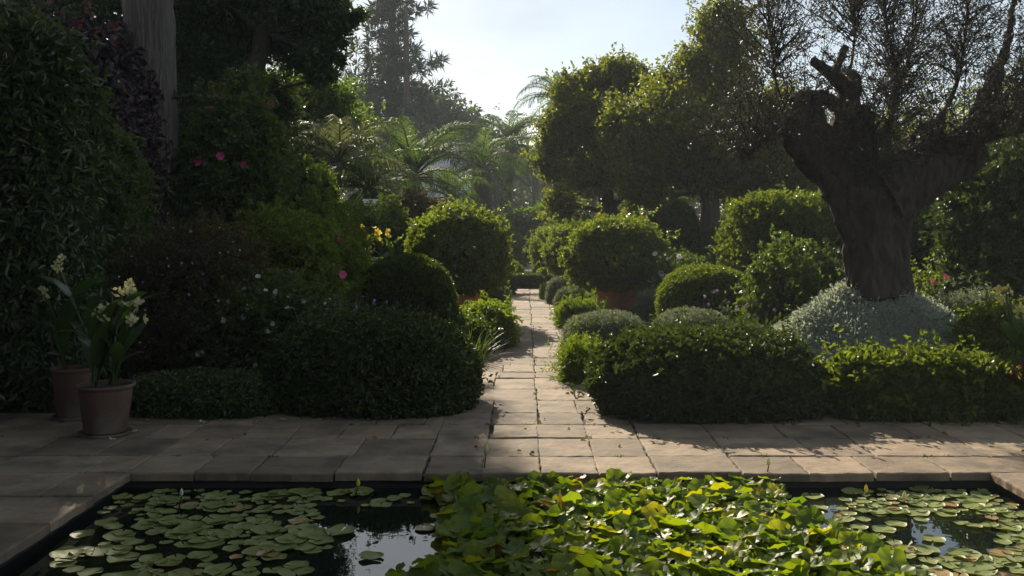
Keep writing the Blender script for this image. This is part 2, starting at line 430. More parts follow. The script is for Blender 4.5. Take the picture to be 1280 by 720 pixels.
def flowermesh(name, mat, r, petals=5, cup=.35, seed=1, double=False):
    rng = np.random.default_rng(seed); g = G()
    for ring in range(2 if double else 1):
        rr = r * (1 - .4 * ring); cc = cup + .5 * ring
        for i in range(petals):
            a = 2*np.pi * (i + .5 * ring) / petals + rng.normal(0, .08)
            u = np.array([np.cos(a), np.sin(a), 0]); v = np.array([-np.sin(a), np.cos(a), 0]); k = np.array([0, 0, 1.])
            w = rr * .42
            V = [u*rr*.05, u*rr*.5 + v*w + k*rr*cc*.45, u*rr*.95 + v*w*.6 + k*rr*cc*.7, u*rr*1.0 - v*w*.6 + k*rr*cc*.75, u*rr*.5 - v*w + k*rr*cc*.4]
            g.add(V, [np.array([[0, 4, 3], [0, 3, 2], [0, 2, 1]])])
    for i in range(3):
        a = 2*np.pi*i/3; u = np.array([np.cos(a), np.sin(a), 0])
        g.add([u*r*.05, -u*r*.05, np.array([0, 0, r*.5])], np.array([[0, 1, 2]]))
    return g.mesh(name, mat)
def stick(root, mesh, P, N, name, s=1., rng=None):
    """flowers: copies of one mesh set on the foliage, each a part of its plant"""
    for p, nn in zip(P, N):
        o = link(name, mesh, root)
        o.location = Vector(p) - root.location
        q = Vector(nn).to_track_quat('Z', 'Y')
        o.rotation_euler = q.to_euler()
        k = s * (rng.uniform(.75, 1.2) if rng is not None else 1)
        o.scale = (k, k, k)
def pick(P, N, n, rng, face=(0, -1, .5), mn=.25, zlo=None):
    f = unit(np.array(face, float)[None])[0]
    k = np.where((N @ f > mn) & (P[:, 2] > (zlo if zlo is not None else -9)))[0]
    k = rng.choice(k, min(n, len(k)), replace=False)
    return P[k] + N[k] * .02, unit(N[k] + f * .6)
FM = {}
def fl(kind, r, petals=5, cup=.35, double=False):
    k = (kind, r, petals)
    if k not in FM: FM[k] = flowermesh('flower', PETAL[kind], r, petals, cup, len(FM) + 3, double)
    return FM[k]

def tree(name, label, cat, d, trunk, blobs, leaf, L, W, clr, bark=None, group=None, dep=1.0, surf=.55, flat=.75, limbs=True, lseg=7, hi=False, dens=5.0, cov=.42, shoots=.022):
    """trunk: [(px, py, radius in px)], blobs: [(px, py, rx px, ry px, depth offset m)]"""
    rng = RNG(); bark = bark or BARK_DARK
    tp = [P3(a, b, d) for a, b, _ in trunk]; tr = [c * d / F for _, _, c in trunk]
    root = thing(name, label, cat, (tp[0][0], d, max(tp[0][2], -.03)), group)
    g = G(); tube(g, tp, tr, 16, rng, .03, sub=4, flute=.05); part('trunk', g, bark, root, True)
    tp = np.array(tp)
    g = G()
    for bi, b in enumerate(blobs):
        C = P3(b[0], b[1], d) + np.array([0, b[4] if len(b) > 4 else 0, 0])
        rx, rz = b[2] * d / F, b[3] * d / F; r0_ = min(clr, .7 * min(rx, rz)); rx, rz = max(rx - .6 * r0_, .5 * rx), max(rz - .6 * r0_, .5 * rz); ry = (rx + rz) / 2 * dep
        m = max(6, int(dens * b[2] * b[3] * (d / F) ** 2 / r0_ ** 2))
        D = unit(rng.normal(size=(m, 3)))
        rr = surf + (1 - surf) * rng.random((m, 1)) ** .6
        lf = lumpf(rng, .16, 2.2)
        cc = C + D * rr * np.array([rx, ry, rz]) * (1 + lf(D))[:, None]
        rad = r0_ * rng.uniform(.6, 1.4, m)
        kk = (cov * 12.6 * rad ** 2 / (.5 * L * W) * rng.uniform(.75, 1.2, m)).astype(int)
        idx = np.repeat(np.arange(m), kk)
        off = rng.normal(size=(len(idx), 3)); off[:, 2] += .45; off = unit(off)
        rr2 = np.where(rng.random(len(idx)) < .8, rng.normal(.86, .15, len(idx)), rng.uniform(.3, 1.3, len(idx)))
        pl = [lumpf(rng, .5, 4.6) for _ in range(5)]
        lm = np.stack([f(off) for f in pl])[idx % 5, np.arange(len(idx))]
        P = cc[idx] + off * (rr2 * (1 + lm) * rad[idx])[:, None] * np.array([1, 1, flat])
        N = unit(off + np.array([0, 0, .25]) + .55 * rng.normal(size=off.shape))
        leaf_geo(g, P, N, L, W, rng, out=.3, jit=.9, hi=hi)
        ks = np.where((off[:, 2] > -.35) & (rr2 > .7))[0]                       # leafy shoots standing out of the crown
        ks = rng.choice(ks, max(1, int(len(P) * shoots)), replace=False)
        sv = unit(off[ks] + .45 * rng.normal(size=(len(ks), 3)) + np.array([0, 0, .55])); sl = rad[idx[ks]] * rng.uniform(.25, .95, len(ks))
        q = 11; tt = (np.arange(q) + .5) / q
        SP = (P[ks][:, None] + sv[:, None] * (sl[:, None] * tt)[..., None] + rng.normal(size=(len(ks), q, 3)) * (L * .35)).reshape(-1, 3)
        SN = unit(np.repeat(sv, q, 0) * .5 + rng.normal(size=SP.shape) * .8)
        leaf_geo(g, SP, SN, L * .95, W * .9, rng, out=.6, jit=.9)
        if limbs:
            h = G()
            j = np.argmin(np.linalg.norm(tp - (C + np.array([0, 0, -rz * 1.2])), axis=1))
            j = max(1, j) if len(tp) > 1 else j
            s = tp[j]; r0 = min(tr[j] * .6, .16, .13 * (rx + rz))
            mid = (s + C) / 2 + rng.normal(size=3) * rx * .15
            tube(h, [s, mid, C], [r0, r0 * .7, r0 * .4], lseg, rng, .04, sub=3)
            for c in cc[rng.choice(m, min(m, 9), replace=False)]:
                st = mid * .4 + C * .6
                tube(h, [st, (st + c) / 2 + rng.normal(size=3) * .1 * rx, c], [r0 * .4, r0 * .25, .01], 5, sub=2)
            part('limb', h, bark, root, True)
    part('crown', g, LM[leaf], root)
    return root

# ------------------------------------------------------------------ the setting: ground, pond, paving
WZ = -.115                                             # water level
PX0, PX1, PY0, PY1 = -2.73, 3.2, 1.1, 6.88            # pond
g = G()
def sheet(x0, x1, y0, y1, z): g.add([(x0, y0, z), (x1, y0, z), (x1, y1, z), (x0, y1, z)], np.array([[0, 1, 2, 3]]))
GX, GY0, GY1 = 110, -25, 170
px0, px1, py0, py1 = PX0 - .04, PX1 + .04, PY0 - .04, PY1 + .04
sheet(-GX, GX, GY0, py0, -.03); sheet(-GX, GX, py1, GY1, -.03); sheet(-GX, px0, py0, py1, -.03); sheet(px1, GX, py0, py1, -.03)
struct('ground', g, SOIL)
g = G()
for a, b in (((px0, py0), (px1, py0)), ((px1, py0), (px1, py1)), ((px1, py1), (px0, py1)), ((px0, py1), (px0, py0))):
    g.add([(a[0], a[1], -.8), (b[0], b[1], -.8), (b[0], b[1], -.031), (a[0], a[1], -.031)], np.array([[0, 1, 2, 3]]))
g.add([(px0, py0, -.8), (px1, py0, -.8), (px1, py1, -.8), (px0, py1, -.8)], np.array([[0, 1, 2, 3]]))
struct('pond_basin', g, PONDWALL)
g = G(); g.add([(px0+.002, py0+.002, WZ), (px1-.002, py0+.002, WZ), (px1-.002, py1-.002, WZ), (px0+.002, py1-.002, WZ)], np.array([[0, 1, 2, 3]]))
struct('pond_water', g, WATER)

def slab(g, x0, x1, y0, y1, rng, z1=0., th=.055, gap=.004, wear=.008):
    n = 9
    t = np.linspace(0, 1, n)
    x0, x1, y0, y1 = x0 + gap*rng.uniform(.4, 1.2), x1 - gap*rng.uniform(.4, 1.2), y0 + gap*rng.uniform(.4, 1.2), y1 - gap*rng.uniform(.4, 1.2)
    e = np.concatenate([np.stack([t, 0*t], 1)[:-1], np.stack([0*t + 1, t], 1)[:-1], np.stack([1 - t, 0*t + 1], 1)[:-1], np.stack([0*t, 1 - t], 1)[:-1]])
    B = np.stack([x0 + (x1-x0)*e[:, 0], y0 + (y1-y0)*e[:, 1]], 1)
    B = B + np.clip(rng.normal(0, .0045, B.shape), -.007, .007)
    c = np.array([(x0+x1)/2, (y0+y1)/2]); m = len(B)
    tilt = rng.normal(0, .006, 2); dz = rng.normal(0, .003)
    def ring(s_in, z):
        Q = B - unit(B - c) * s_in
        zz = z + dz + (Q - c) @ tilt
        return np.column_stack([Q, zz])
    V = np.concatenate([ring(0, z1 - th), ring(0, z1 - .012), ring(.004, z1 - .004), ring(.014, z1 + rng.normal(0, .0007, m)), [[c[0], c[1], z1 + dz]]])
    j = np.arange(m); k = (j + 1) % m
    fs = [np.stack([r*m + j, r*m + k, (r+1)*m + k, (r+1)*m + j], 1) for r in range(3)]
    fs.append(np.stack([3*m + j, 3*m + k, np.full(m, 4*m)], 1))
    g.add(V, fs)
rng = RNG()
g = G()
def row(g, y0, y1, x0, x1, step, rng, start=None):
    x = x0
    while x < x1 - .05:
        w = min(step * rng.uniform(.8, 1.3), x1 - x)
        if x1 - x - w < .15: w = x1 - x
        slab(g, x, x + w, y0, y1, rng); x += w
# far terrace: coping row first, then three rows to the planting
for (y0, y1, st) in ((6.86, 7.36, .44), (7.36, 7.98, .47), (7.98, 8.52, .46), (8.52, 9.05, .5)):
    row(g, y0, y1, -9, PX0 - .0, .55, rng)
    row(g, y0, y1, PX0, -.71, st, rng)
    xs = [-.71, -.30, .105, .50, .90]
    for a, b in zip(xs[:-1], xs[1:]): slab(g, a + rng.normal(0, .012), b, y0, y1, rng)
    row(g, y0, y1, .90, 3.4, st * 1.15, rng); row(g, y0, y1, 3.4, 9.5, .62, rng)
struct('terrace_paving', g, SLAB)
g = G()
y = 6.86
while y > 1.0:                                        # side terraces
    y0 = max(y - rng.uniform(.55, .8), .9)
    row(g, y0, y, -7.5, PX0 + .03, .75, rng); row(g, y0, y, PX1 - .03, 7.5, .7, rng); y = y0
for (a, b) in ((.3, .9), (-.4, .3), (-1.1, -.4)): row(g, a, b, -7.5, 7.5, .65, rng)
struct('side_paving', g, SLAB)
g = G()
y = 9.05
while y < 44:
    y1 = y + rng.uniform(.42, .78)
    xs = [-.66, -.30 + rng.normal(0, .02), .105 + rng.normal(0, .008), .50 + rng.normal(0, .02), .78]
    if rng.random() < .3: xs = [xs[0], xs[2], xs[3], xs[4]]
    for a, b in zip(xs[:-1], xs[1:]):
        if b - a > .5 and rng.random() < .0: pass
        slab(g, a, b, y, y1, rng)
    y = y1
struct('path', g, SLAB)

# small weeds and moss in the joints
g = G(); rng = RNG()
W0 = []
for yy in (7.36, 7.98, 8.52): W0 += [(rng.uniform(-5, 6), yy + rng.normal(0, .006)) for _ in range(16)]
for xx in (-.30, .105, .50): W0 += [(xx + rng.normal(0, .006), rng.uniform(8, 26)) for _ in range(18)]
W0 += [(.76 + rng.normal(0, .03), rng.uniform(9.2, 25)) for _ in range(60)] + [(-.64 + rng.normal(0, .03), rng.uniform(9.2, 25)) for _ in range(60)]
for (a, b) in W0:
    m = int(rng.integers(6, 20)); P = np.column_stack([a + rng.normal(0, .018, m), b + rng.normal(0, .018, m), np.full(m, -.01)])
    leaf_geo(g, P, unit(rng.normal(size=(m, 3)) * .5 + np.array([0, 0, 1])), .024, .009, rng, out=1.2)
stuff('joint_weeds', g, LM['shrub'], 'tiny weeds and moss growing in the paving joints', 'weeds')

# low ground cover on the beds
g = G(); rng = RNG()
def cover(x0, x1, y0, y1, n, L, W, h):
    P = np.column_stack([rng.uniform(x0, x1, n), rng.uniform(y0, y1, n), np.zeros(n)])
    lf = lumpf(rng, 1, .9)
    P[:, 2] = -.02 + (h * (.55 + .5 * lf(P)) * rng.random(n) ** .5).clip(0, h * 1.2)
    leaf_geo(g, P, unit(rng.normal(size=(n, 3)) * .5 + np.array([0, -.2, 1])), L, W, rng, out=.5)
cover(-9, -1.0, 9.1, 20, 45000, .085, .04, .22); cover(1.05, 10, 9.1, 20, 45000, .085, .04, .2)
cover(-16, -1.1, 20, 60, 50000, .20, .10, .5); cover(1.2, 22, 20, 60, 50000, .20, .10, .5)
cover(-20, 25, 60, 100, 25000, .4, .2, .9)
stuff('ground_cover', g, LM['cover'], 'low dark green ground cover filling the beds', 'ground cover')

# ------------------------------------------------------------------ front planting, left to right
def labelled(o, **k):
    return o
# left front hedge
hedge_l, P, N = shrub('clipped_hedge', 'dark small-leaved hedge block left of the path mouth on the terrace edge', 'hedge', 470, 9.55, .79, 122, 'privet', 62000, .044, .024, ry=.80, p=2.7, amp=.05, freq=2.2, squat=.60, hi=True, depth=.05, shag=.05)
rng = RNG()
# right front hedge and its neighbour
hedge_r, P, N = shrub('clipped_hedge', 'long dark glossy hedge mound right of the path mouth with orange flowers on top', 'hedge', 888, 9.35, .68, 140, 'privet', 76000, .044, .024, ry=.82, p=2.35, amp=.05, freq=2.2, squat=.60, hi=True, depth=.05, shag=.06)
p_, n_ = pick(P, N, 9, rng, (0, -.4, 1), .75, .55); stick(hedge_r, fl('orange', .028), p_, n_, 'flower', 1, rng)
hedge_sq, P, N = shrub('clipped_hedge', 'square-cut brighter green hedge in front of the silver mound', 'hedge', 1150, 8.98, .45, 108, 'myrtle', 40000, .052, .030, ry=.30, p=4.5, amp=.025, freq=3, squat=.55, hi=True, depth=.06, shag=.12, nj=.8)
shrub('shrub', 'low dark evergreen planting behind the two flower pots', 'shrub', 255, 9.2, .27, 95, 'dark', 24000, .05, .022, ry=.45, p=2.8, amp=.1, squat=.6)

# domes and balls beside the path
shrub('topiary_dome', 'dark clipped dome behind the left front hedge', 'topiary', 509, 13.6, Z(321, 13.6), 60, 'box', 60000, .034, .019, p=2.25, amp=.02, squat=.60, depth=.04)
shrub('topiary_dome', 'yellow-green clipped dome beside the right terracotta pot', 'topiary', 884, 15.0, Z(334, 15.0), 60, 'myrtle', 52000, .036, .02, p=2.3, amp=.02, squat=.60, depth=.04, zb=.0)
shrub('silver_shrub', 'grey-green cushion shrub below the right terracotta pot beside the path', 'shrub', 757, 12.2, Z(393, 12.2), 52, 'lavender', 36000, .035, .010, ry=.55, p=2.4, amp=.03, squat=.62, out=1.1)
shrub('silver_shrub', 'grey-green cushion shrub in front of the yellow-green dome', 'shrub', 866, 12.4, Z(389, 12.4), 51, 'lavender', 36000, .035, .010, ry=.6, p=2.4, amp=.03, squat=.62, out=1.1)
shrub('silver_shrub', 'small grey bush between right pot and yellow-green dome', 'shrub', 818, 16.4, Z(366, 16.4), 24, 'lavender', 14000, .04, .012, amp=.05, out=1.0)
shrub('low_shrub', 'lime green feathery shrub at the right path edge beside the hedge', 'shrub', 725, 10.9, Z(433, 10.9), 15, 'lime', 14000, .055, .009, amp=.08, out=1.4, shag=.3, ry=.2)
shrub('low_shrub', 'lime green clump at the path edge below the right pot', 'shrub', 722, 16.6, Z(380, 16.6), 24, 'lime', 12000, .05, .014, amp=.08, out=1.2, shag=.2)
shrub('low_shrub', 'bushy bright green shrub at the left path edge before the pot', 'shrub', 610, 14.1, Z(386, 14.1), 27, 'lime', 15000, .06, .03, amp=.10, freq=3.5, ry=.38, shag=.2)
shrub('low_shrub', 'leafy green shrub between the left dome and the path', 'shrub', 580, 13.4, Z(403, 13.4), 28, 'shrub', 15000, .06, .028, amp=.12, freq=3.5, ry=.36, shag=.2)
shrub('silver_shrub', 'round grey-green bush left of the path behind the leafy green shrub', 'shrub', 616, 19.0, Z(358, 19.0), 19, 'lavender', 15000, .05, .012, amp=.05, out=1.1)
shrub('box_ball', 'small green clipped ball left of the path nearest the low cross hedge', 'topiary', 626, 24.5, Z(341, 24.5), 17, 'box', 14000, .05, .026, amp=.03)
shrub('box_ball', 'green clipped mound left of the path behind the small ball', 'topiary', 628, 28.5, Z(326, 28.5), 24, 'myrtle', 16000, .06, .03, amp=.05)
shrub('low_hedge', 'low dark oblong hedge lying across the far end of the path', 'hedge', 658, 27.0, Z(345, 27.0), 20, 'box', 22000, .045, .024, ry=.35, p=4.0, amp=.02, squat=.55)
shrub('silver_shrub', 'greyish bush right of the path before the row of pots', 'shrub', 716, 19.4, Z(363, 19.4), 20, 'lavender', 15000, .05, .012, amp=.05, out=1.1)
shrub('silver_shrub', 'greyish bush right of the path, farther one of the pair', 'shrub', 702, 21.6, Z(350, 21.6), 17, 'lavender', 14000, .05, .012, amp=.06, out=1.1)
shrub('low_shrub', 'small bright green shrub right of the path near the cross hedge', 'shrub', 687, 23.0, Z(356, 23.0), 10, 'lime', 7000, .05, .018, amp=.06)
shrub('low_shrub', 'low bright green cushion right of the path behind the cross hedge', 'shrub', 688, 30.5, Z(338, 30.5), 15, 'lime', 10000, .07, .03, amp=.06, squat=.6)
shrub('box_ball', 'dark flat clipped cushion right of the path behind the bright green cushion', 'topiary', 684, 33.5, Z(331, 33.5), 14, 'box', 10000, .07, .035, amp=.04)

# terracotta pots with clipped plumbago balls
def pot_geo(r, h, rim=.06):
    g = G()
    lathe(g, [(0, .0), (r*.70, 0), (r*.73, .01), (r*.92, h - rim - .01), (r*.93, h - rim), (r*1.0, h - rim + .008), (r*1.02, h - .012), (r*1.0, h), (r*.93, h), (r*.90, h - .02), (r*.86, h - .06), (0, h - .06)], (0, 0, 0), 48)
    return g
def ballpot(label, plabel, px, d, rpx, potr, poth, zt, n, nfl, seed_leaf='plumbago', rxpx=None):
    x = X(px, d)
    t = tag(link('terracotta_pot', None, None, (x, d, -.03)), plabel, 'pot', 'terracotta pots along the path')
    g = pot_geo(potr, poth); o = link('vessel', g.mesh('vessel', TERRA, (0, 0, 0), True), t)
    g = G(); lathe(g, [(0, poth - .05), (potr * .84, poth - .052)], (0, 0, 0), 24); link('soil', g.mesh('soil', SOIL), t)
    rx = (rxpx or rpx) * d / F
    zb = poth - .05
    root, P, N = shrub('plumbago_ball', label, 'shrub', px, d, zt, rxpx or rpx, seed_leaf, n, .062, .032, zb=zb, p=2.15, amp=.06, freq=3.6, squat=.52, group='clipped balls growing in the pots', shag=.5, depth=.09, core=.42, nj=1.0, lump2=1.5, sprig=9)
    rng = RNG()
    g = G()
    for k in range(4): tube(g, [(x + rng.normal(0, .05), d, poth - .1), (x + rng.normal(0, .08), d, poth + .15), (x + rng.normal(0, .15), d + rng.normal(0, .1), poth + .4)], [.025, .02, .015], 6)
    part('stem', g, BARK_DARK, root, True)
    p_, n_ = pick(P, N, nfl, rng, (.2, -.3, 1), .35)
    stick(root, fl('blue', .045), p_ + n_ * .02, n_, 'flower', 1, rng)
    return root
ballpot('leafy clipped ball with pale flowers in the pot left of the path', 'terracotta pot left of the path, half hidden behind the dark dome', 574, 17.6, 56, .42, .52, Z(267, 17.6), 46000, 26)
ballpot('leafy round ball in the nearest pot right of the path', 'terracotta pot in full view right of the path', 769, 18.8, 58, .43, .54, Z(281, 18.8), 46000, 26)
ballpot('sunlit flowering ball second in the row right of the path', 'terracotta pot hidden under the second ball right of the path', 735, 23.6, 50, .42, .5, Z(284, 23.6), 36000, 22)
ballpot('farthest sunlit ball in the row right of the path', 'terracotta pot under the farthest ball right of the path', 705, 29.5, 40, .42, .5, Z(287, 29.5), 28000, 14)

# grass tufts
def tuft(name, label, cat, px, d, n, L, W, leaf, rad=.15, lean=.5, bend=.6, z=-.03, group=None):
    rng = RNG(); C = (X(px, d), d, z)
    root = thing(name, label, cat, C, group)
    g = G(); blades(g, C, n, L, W, rng, rad, lean, bend); part('blades', g, LM[leaf], root)
    return root
tuft('iris_clump', 'upright sword-leaved clump at the foot of the right terracotta pot', 'plant', 741, 16.6, 90, .62, .022, 'grass', .26, .22, .25)
tuft('iris_clump', 'strappy grassy clump beside the path below the leafy green shrub', 'plant', 588, 12.5, 90, .5, .016, 'shrub', .2, .5, .7)
tuft('iris_clump', 'long-leaved grassy clump behind the right front hedge', 'plant', 945, 11.8, 420, .62, .016, 'grass', .5, .45, .6)
tuft('iris_clump', 'dull green strap-leaved clump between dome and garlic flowers', 'plant', 915, 13.0, 160, .6, .016, 'grass', .3, .4, .5)
tuft('ornamental_grass', 'fine pale grass plume catching light above the left hedge', 'plant', 438, 11.5, 190, .95, .005, 'straw', .06, .14, .25)

# stalked flower heads
def stalks(name, label, cat, px, d, n, h, spread, kind, r, leaf='grass', nb=80, heads=4):
    rng = RNG(); C = np.array([X(px, d), d, -.03]); root = thing(name, label, cat, C)
    g = G(); blades(g, C, nb, h * .55, .012, rng, spread, .4, .6); part('blades', g, LM[leaf], root)
    m = fl(kind, r)
    for k in range(n):
        b = C + np.array([rng.normal(0, spread * .5), rng.normal(0, spread * .4), 0]); hh = h * rng.uniform(.8, 1.1)
        t = b + np.array([rng.normal(0, .07), rng.normal(0, .05), hh])
        s = G(); tube(s, [b, (b + t) / 2 + rng.normal(0, .015, 3), t], [.004, .0035, .003], 5); so = part('stalk', s, LM[leaf], root)
        for q in range(heads):
            v = unit(rng.normal(size=3) + np.array([0, -.4, .5])); o = link('flower', m, so); o.location = Vector(t + v * r * .8) - root.location
            o.rotation_euler = Vector(v).to_track_quat('Z', 'Y').to_euler()
    return root
stalks('garlic_flower', 'clump of thin stalks with mauve flower heads between the dome and the silver mound', 'plant', 912, 12.3, 11, .83, .28, 'violet', .016)
stalks('garlic_flower', 'sparse mauve flower heads on thin stalks near the rose bush', 'plant', 965, 12.6, 6, .66, .2, 'violet', .016)
stalks('garlic_flower', 'small violet flowers above the far side of the left front hedge', 'plant', 452, 11.0, 14, .86, .35, 'violet', .016, 'shrub', 60, 3)

# silver mound and the old olive tree on it
MX, MD = 1090, 11.9
rng = RNG(); C = np.array([X(MX, MD), MD, -.03]); root = thing('silver_mound', 'broad cone of silvery trailing foliage at the foot of the gnarled tree', 'shrub', C)
n = 150000; a = rng.uniform(0, 2*np.pi, n); u = np.sqrt(rng.random(n))
def mound_h(x, y):
    r = np.sqrt((x / 1.6) ** 2 + (y / 1.32) ** 2); th = np.arctan2(y, x)
    r = r * (1 + .04 * np.sin(3 * th + 1) + .03 * np.sin(7 * th))
    return np.where(r < 1, 1.07 * (1 - np.minimum(r, 1) ** 1.2), 0) + .035 * np.sin(9 * x + 2) * np.sin(8 * y + x * 4) * (r < 1) + .02 * np.sin(21 * x) * np.sin(19 * y + 1) * (r < 1)
xx, yy = 1.6 * u * np.cos(a), 1.32 * u * np.sin(a); zz = mound_h(xx, yy); e = .02
N = unit(np.column_stack([-(mound_h(xx+e, yy) - zz) / e, -(mound_h(xx, yy+e) - zz) / e, np.ones(n)]))
P = C + np.column_stack([xx, yy, zz]) + N * np.abs(rng.normal(0, .04, (n, 1)))
g = G(); leaf_geo(g, P, unit(N + .8 * rng.normal(size=N.shape)), .040, .020, rng, out=1.3, jit=1.0); part('foliage', g, LM['silver'], root)
g = G(); k = 40; t = np.linspace(-1.65, 1.65, k); gx, gy = np.meshgrid(t, t, indexing='ij')
V = C + np.column_stack([gx.ravel(), gy.ravel(), mound_h(gx, gy).ravel() - .03]); i = (np.arange(k-1)[:, None] * k + np.arange(k-1)).ravel()
g.add(V, np.stack([i, i + k, i + k + 1, i + 1], 1)); part('branches', g, TWIG, root, True)

def fused(name, tubes, vox, root, mat, seed, amp=.02, smooth=4):
    """several limbs grown together into one gnarled surface"""
    g = G(); rng = np.random.default_rng(seed)
    for pts, rad in tubes: tube(g, pts, rad, 18, rng, .05, sub=4, flute=.07, nfl=5)
    tmp = link('tmp', g.mesh('tmp', mat))
    md = tmp.modifiers.new('r', 'REMESH'); md.mode = 'VOXEL'; md.voxel_size = vox; md.use_smooth_shade = True
    ms = tmp.modifiers.new('s', 'SMOOTH'); ms.factor = .5; ms.iterations = smooth
    dg = bpy.context.evaluated_depsgraph_get()
    me = bpy.data.meshes.new_from_object(tmp.evaluated_get(dg))
    bpy.data.objects.remove(tmp, do_unlink=True)
    V = np.empty(len(me.vertices) * 3, np.float32); me.vertices.foreach_get('co', V); V = V.reshape(-1, 3).astype(float)
    Nn = np.empty(len(V) * 3, np.float32); me.vertices.foreach_get('normal', Nn); Nn = Nn.reshape(-1, 3)
    l1, l2, l3 = lumpf(rng, 1, 6, 10), lumpf(rng, 1, 14, 10), lumpf(rng, 1, 30, 12)
    Q = V * np.array([1.3, 1.3, .45])
    rid = lambda f, P: 1 - 2.2 * np.abs(f(P)) ** .7
    V = V + Nn * (amp * (1.1 * l1(Q) + .9 * rid(l2, Q) + .45 * rid(l3, Q)))[:, None] - np.array(root.location)
    me.vertices.foreach_set('co', V.astype(np.float32).ravel()); me.update()
    if not me.materials: me.materials.append(mat)
    me.polygons.foreach_set('use_smooth', np.ones(len(me.polygons), bool))
    return link(name, me, root)
d = MD; q = d / F
def T(*pts): return ([P3(a, b, d + (e if e else 0)) for a, b, r, e in pts], [r * q for _, _, r, _ in pts])
olive = thing('gnarled_tree', 'old gnarled tree with thick forked trunk and thin grey foliage rising from the silver mound', 'tree', (X(1096, d), d, .3))
fused('trunk', [
  T((1098, 390, 58, 0), (1098, 352, 36, 0), (1096, 300, 29, 0), (1092, 262, 40, 0), (1086, 238, 46, 0)),
  T((1078, 360, 20, -.1), (1074, 300, 16, -.1), (1058, 250, 20, -.1), (1040, 215, 24, 0)),
  T((1120, 362, 20, -.12), (1117, 300, 16, -.1), (1126, 255, 20, -.1), (1150, 225, 26, 0)),
  T((1100, 372, 26, -.28), (1098, 310, 17, -.26), (1096, 250, 20, -.22))], .022, olive, BARK_OLIVE, 5, .026)
fused('limb', [
  T((1084, 245, 44, 0), (1050, 214, 36, .05), (1020, 186, 31, .05), (998, 160, 28, 0), (985, 148, 18, 0)),
  T((1020, 185, 26, 0), (1012, 150, 20, -.1), (1018, 126, 12, -.1), (1035, 124, 9, 0), (1046, 136, 8, .05)),
  T((1018, 126, 11, -.1), (1002, 122, 8, -.15), (988, 126, 6, -.2)), T((1003, 126, 7, -.1), (1002, 140, 6, -.12))], .02, olive, BARK_OLIVE, 6, .018, 2)
fused('limb', [
  T((1080, 240, 38, 0), (1064, 205, 26, -.05), (1058, 170, 22, 0), (1060, 140, 15, 0), (1064, 105, 12, 0), (1065, 92, 9, 0)),
  T((1060, 112, 11, 0), (1042, 95, 7, -.08), (1016, 76, 5, -.15)), T((1042, 96, 6, 0), (1048, 78, 4.5, -.05), (1058, 58, 4, -.05)),
  T((1066, 160, 14, 0), (1076, 142, 9, -.1), (1084, 134, 6, -.2)), T((1068, 165, 14, 0), (1084, 158, 9, -.1), (1092, 142, 6, -.15))], .017, olive, BARK_OLIVE, 7, .012, 2)
fused('limb', [
  T((1098, 245, 50, 0), (1140, 222, 36, 0), (1180, 208, 30, .05), (1212, 198, 24, 0), (1224, 202, 15, 0)),
  T((1126, 225, 28, .05), (1144, 198, 20, .1), (1160, 172, 18, .1), (1175, 150, 10, .1)),
  T((1180, 205, 26, 0), (1200, 180, 20, 0), (1222, 150, 13, 0), (1245, 95, 9, .1), (1262, 40, 6, .2), (1270, -30, 4, .3))], .021, olive, BARK_OLIVE, 8, .02, 2)
rng = RNG()
def branchlet(path, r0): 
    h = G(); pts = [P3(a, b, d + e) for a, b, e in path]
    tube(h, pts, np.linspace(r0, r0 * .35, len(pts)), 7, rng, .05, sub=4); part('branch', h, BARK_OLIVE, olive, True); return pts
main = [branchlet(p_, r) for p_, r in (
  ([(1110, 205, 0), (1112, 160, -.2), (1120, 100, -.3), (1108, 30, -.3), (1100, -60, -.2)], .035),
  ([(1090, 195, .1), (1100, 180, .1), (1112, 168, .1), (1116, 130, .2), (1140, 60, .4), (1150, -40, .5)], .03),
  ([(1165, 165, .1), (1190, 120, .2), (1205, 60, .3), (1212, -30, .4)], .04),
  ([(1150, 185, .1), (1190, 190, -.3), (1235, 176, -.5), (1300, 160, -.7)], .035),
  ([(1212, 180, 0), (1250, 150, -.1), (1300, 110, -.2), (1350, 60, -.2)], .035),
  ([(990, 150, 0), (972, 110, 0), (965, 60, 0), (958, -10, .1)], .018),
  ([(1060, 100, 0), (1068, 50, .1), (1066, -30, .1)], .02),
  ([(1005, 160, 0), (980, 165, -.2), (950, 180, -.4), (930, 205, -.5)], .014),
  ([(1035, 210, .1), (1080, 250, -.3), (1092, 205, -.35), (1090, 160, -.4)], .02))]
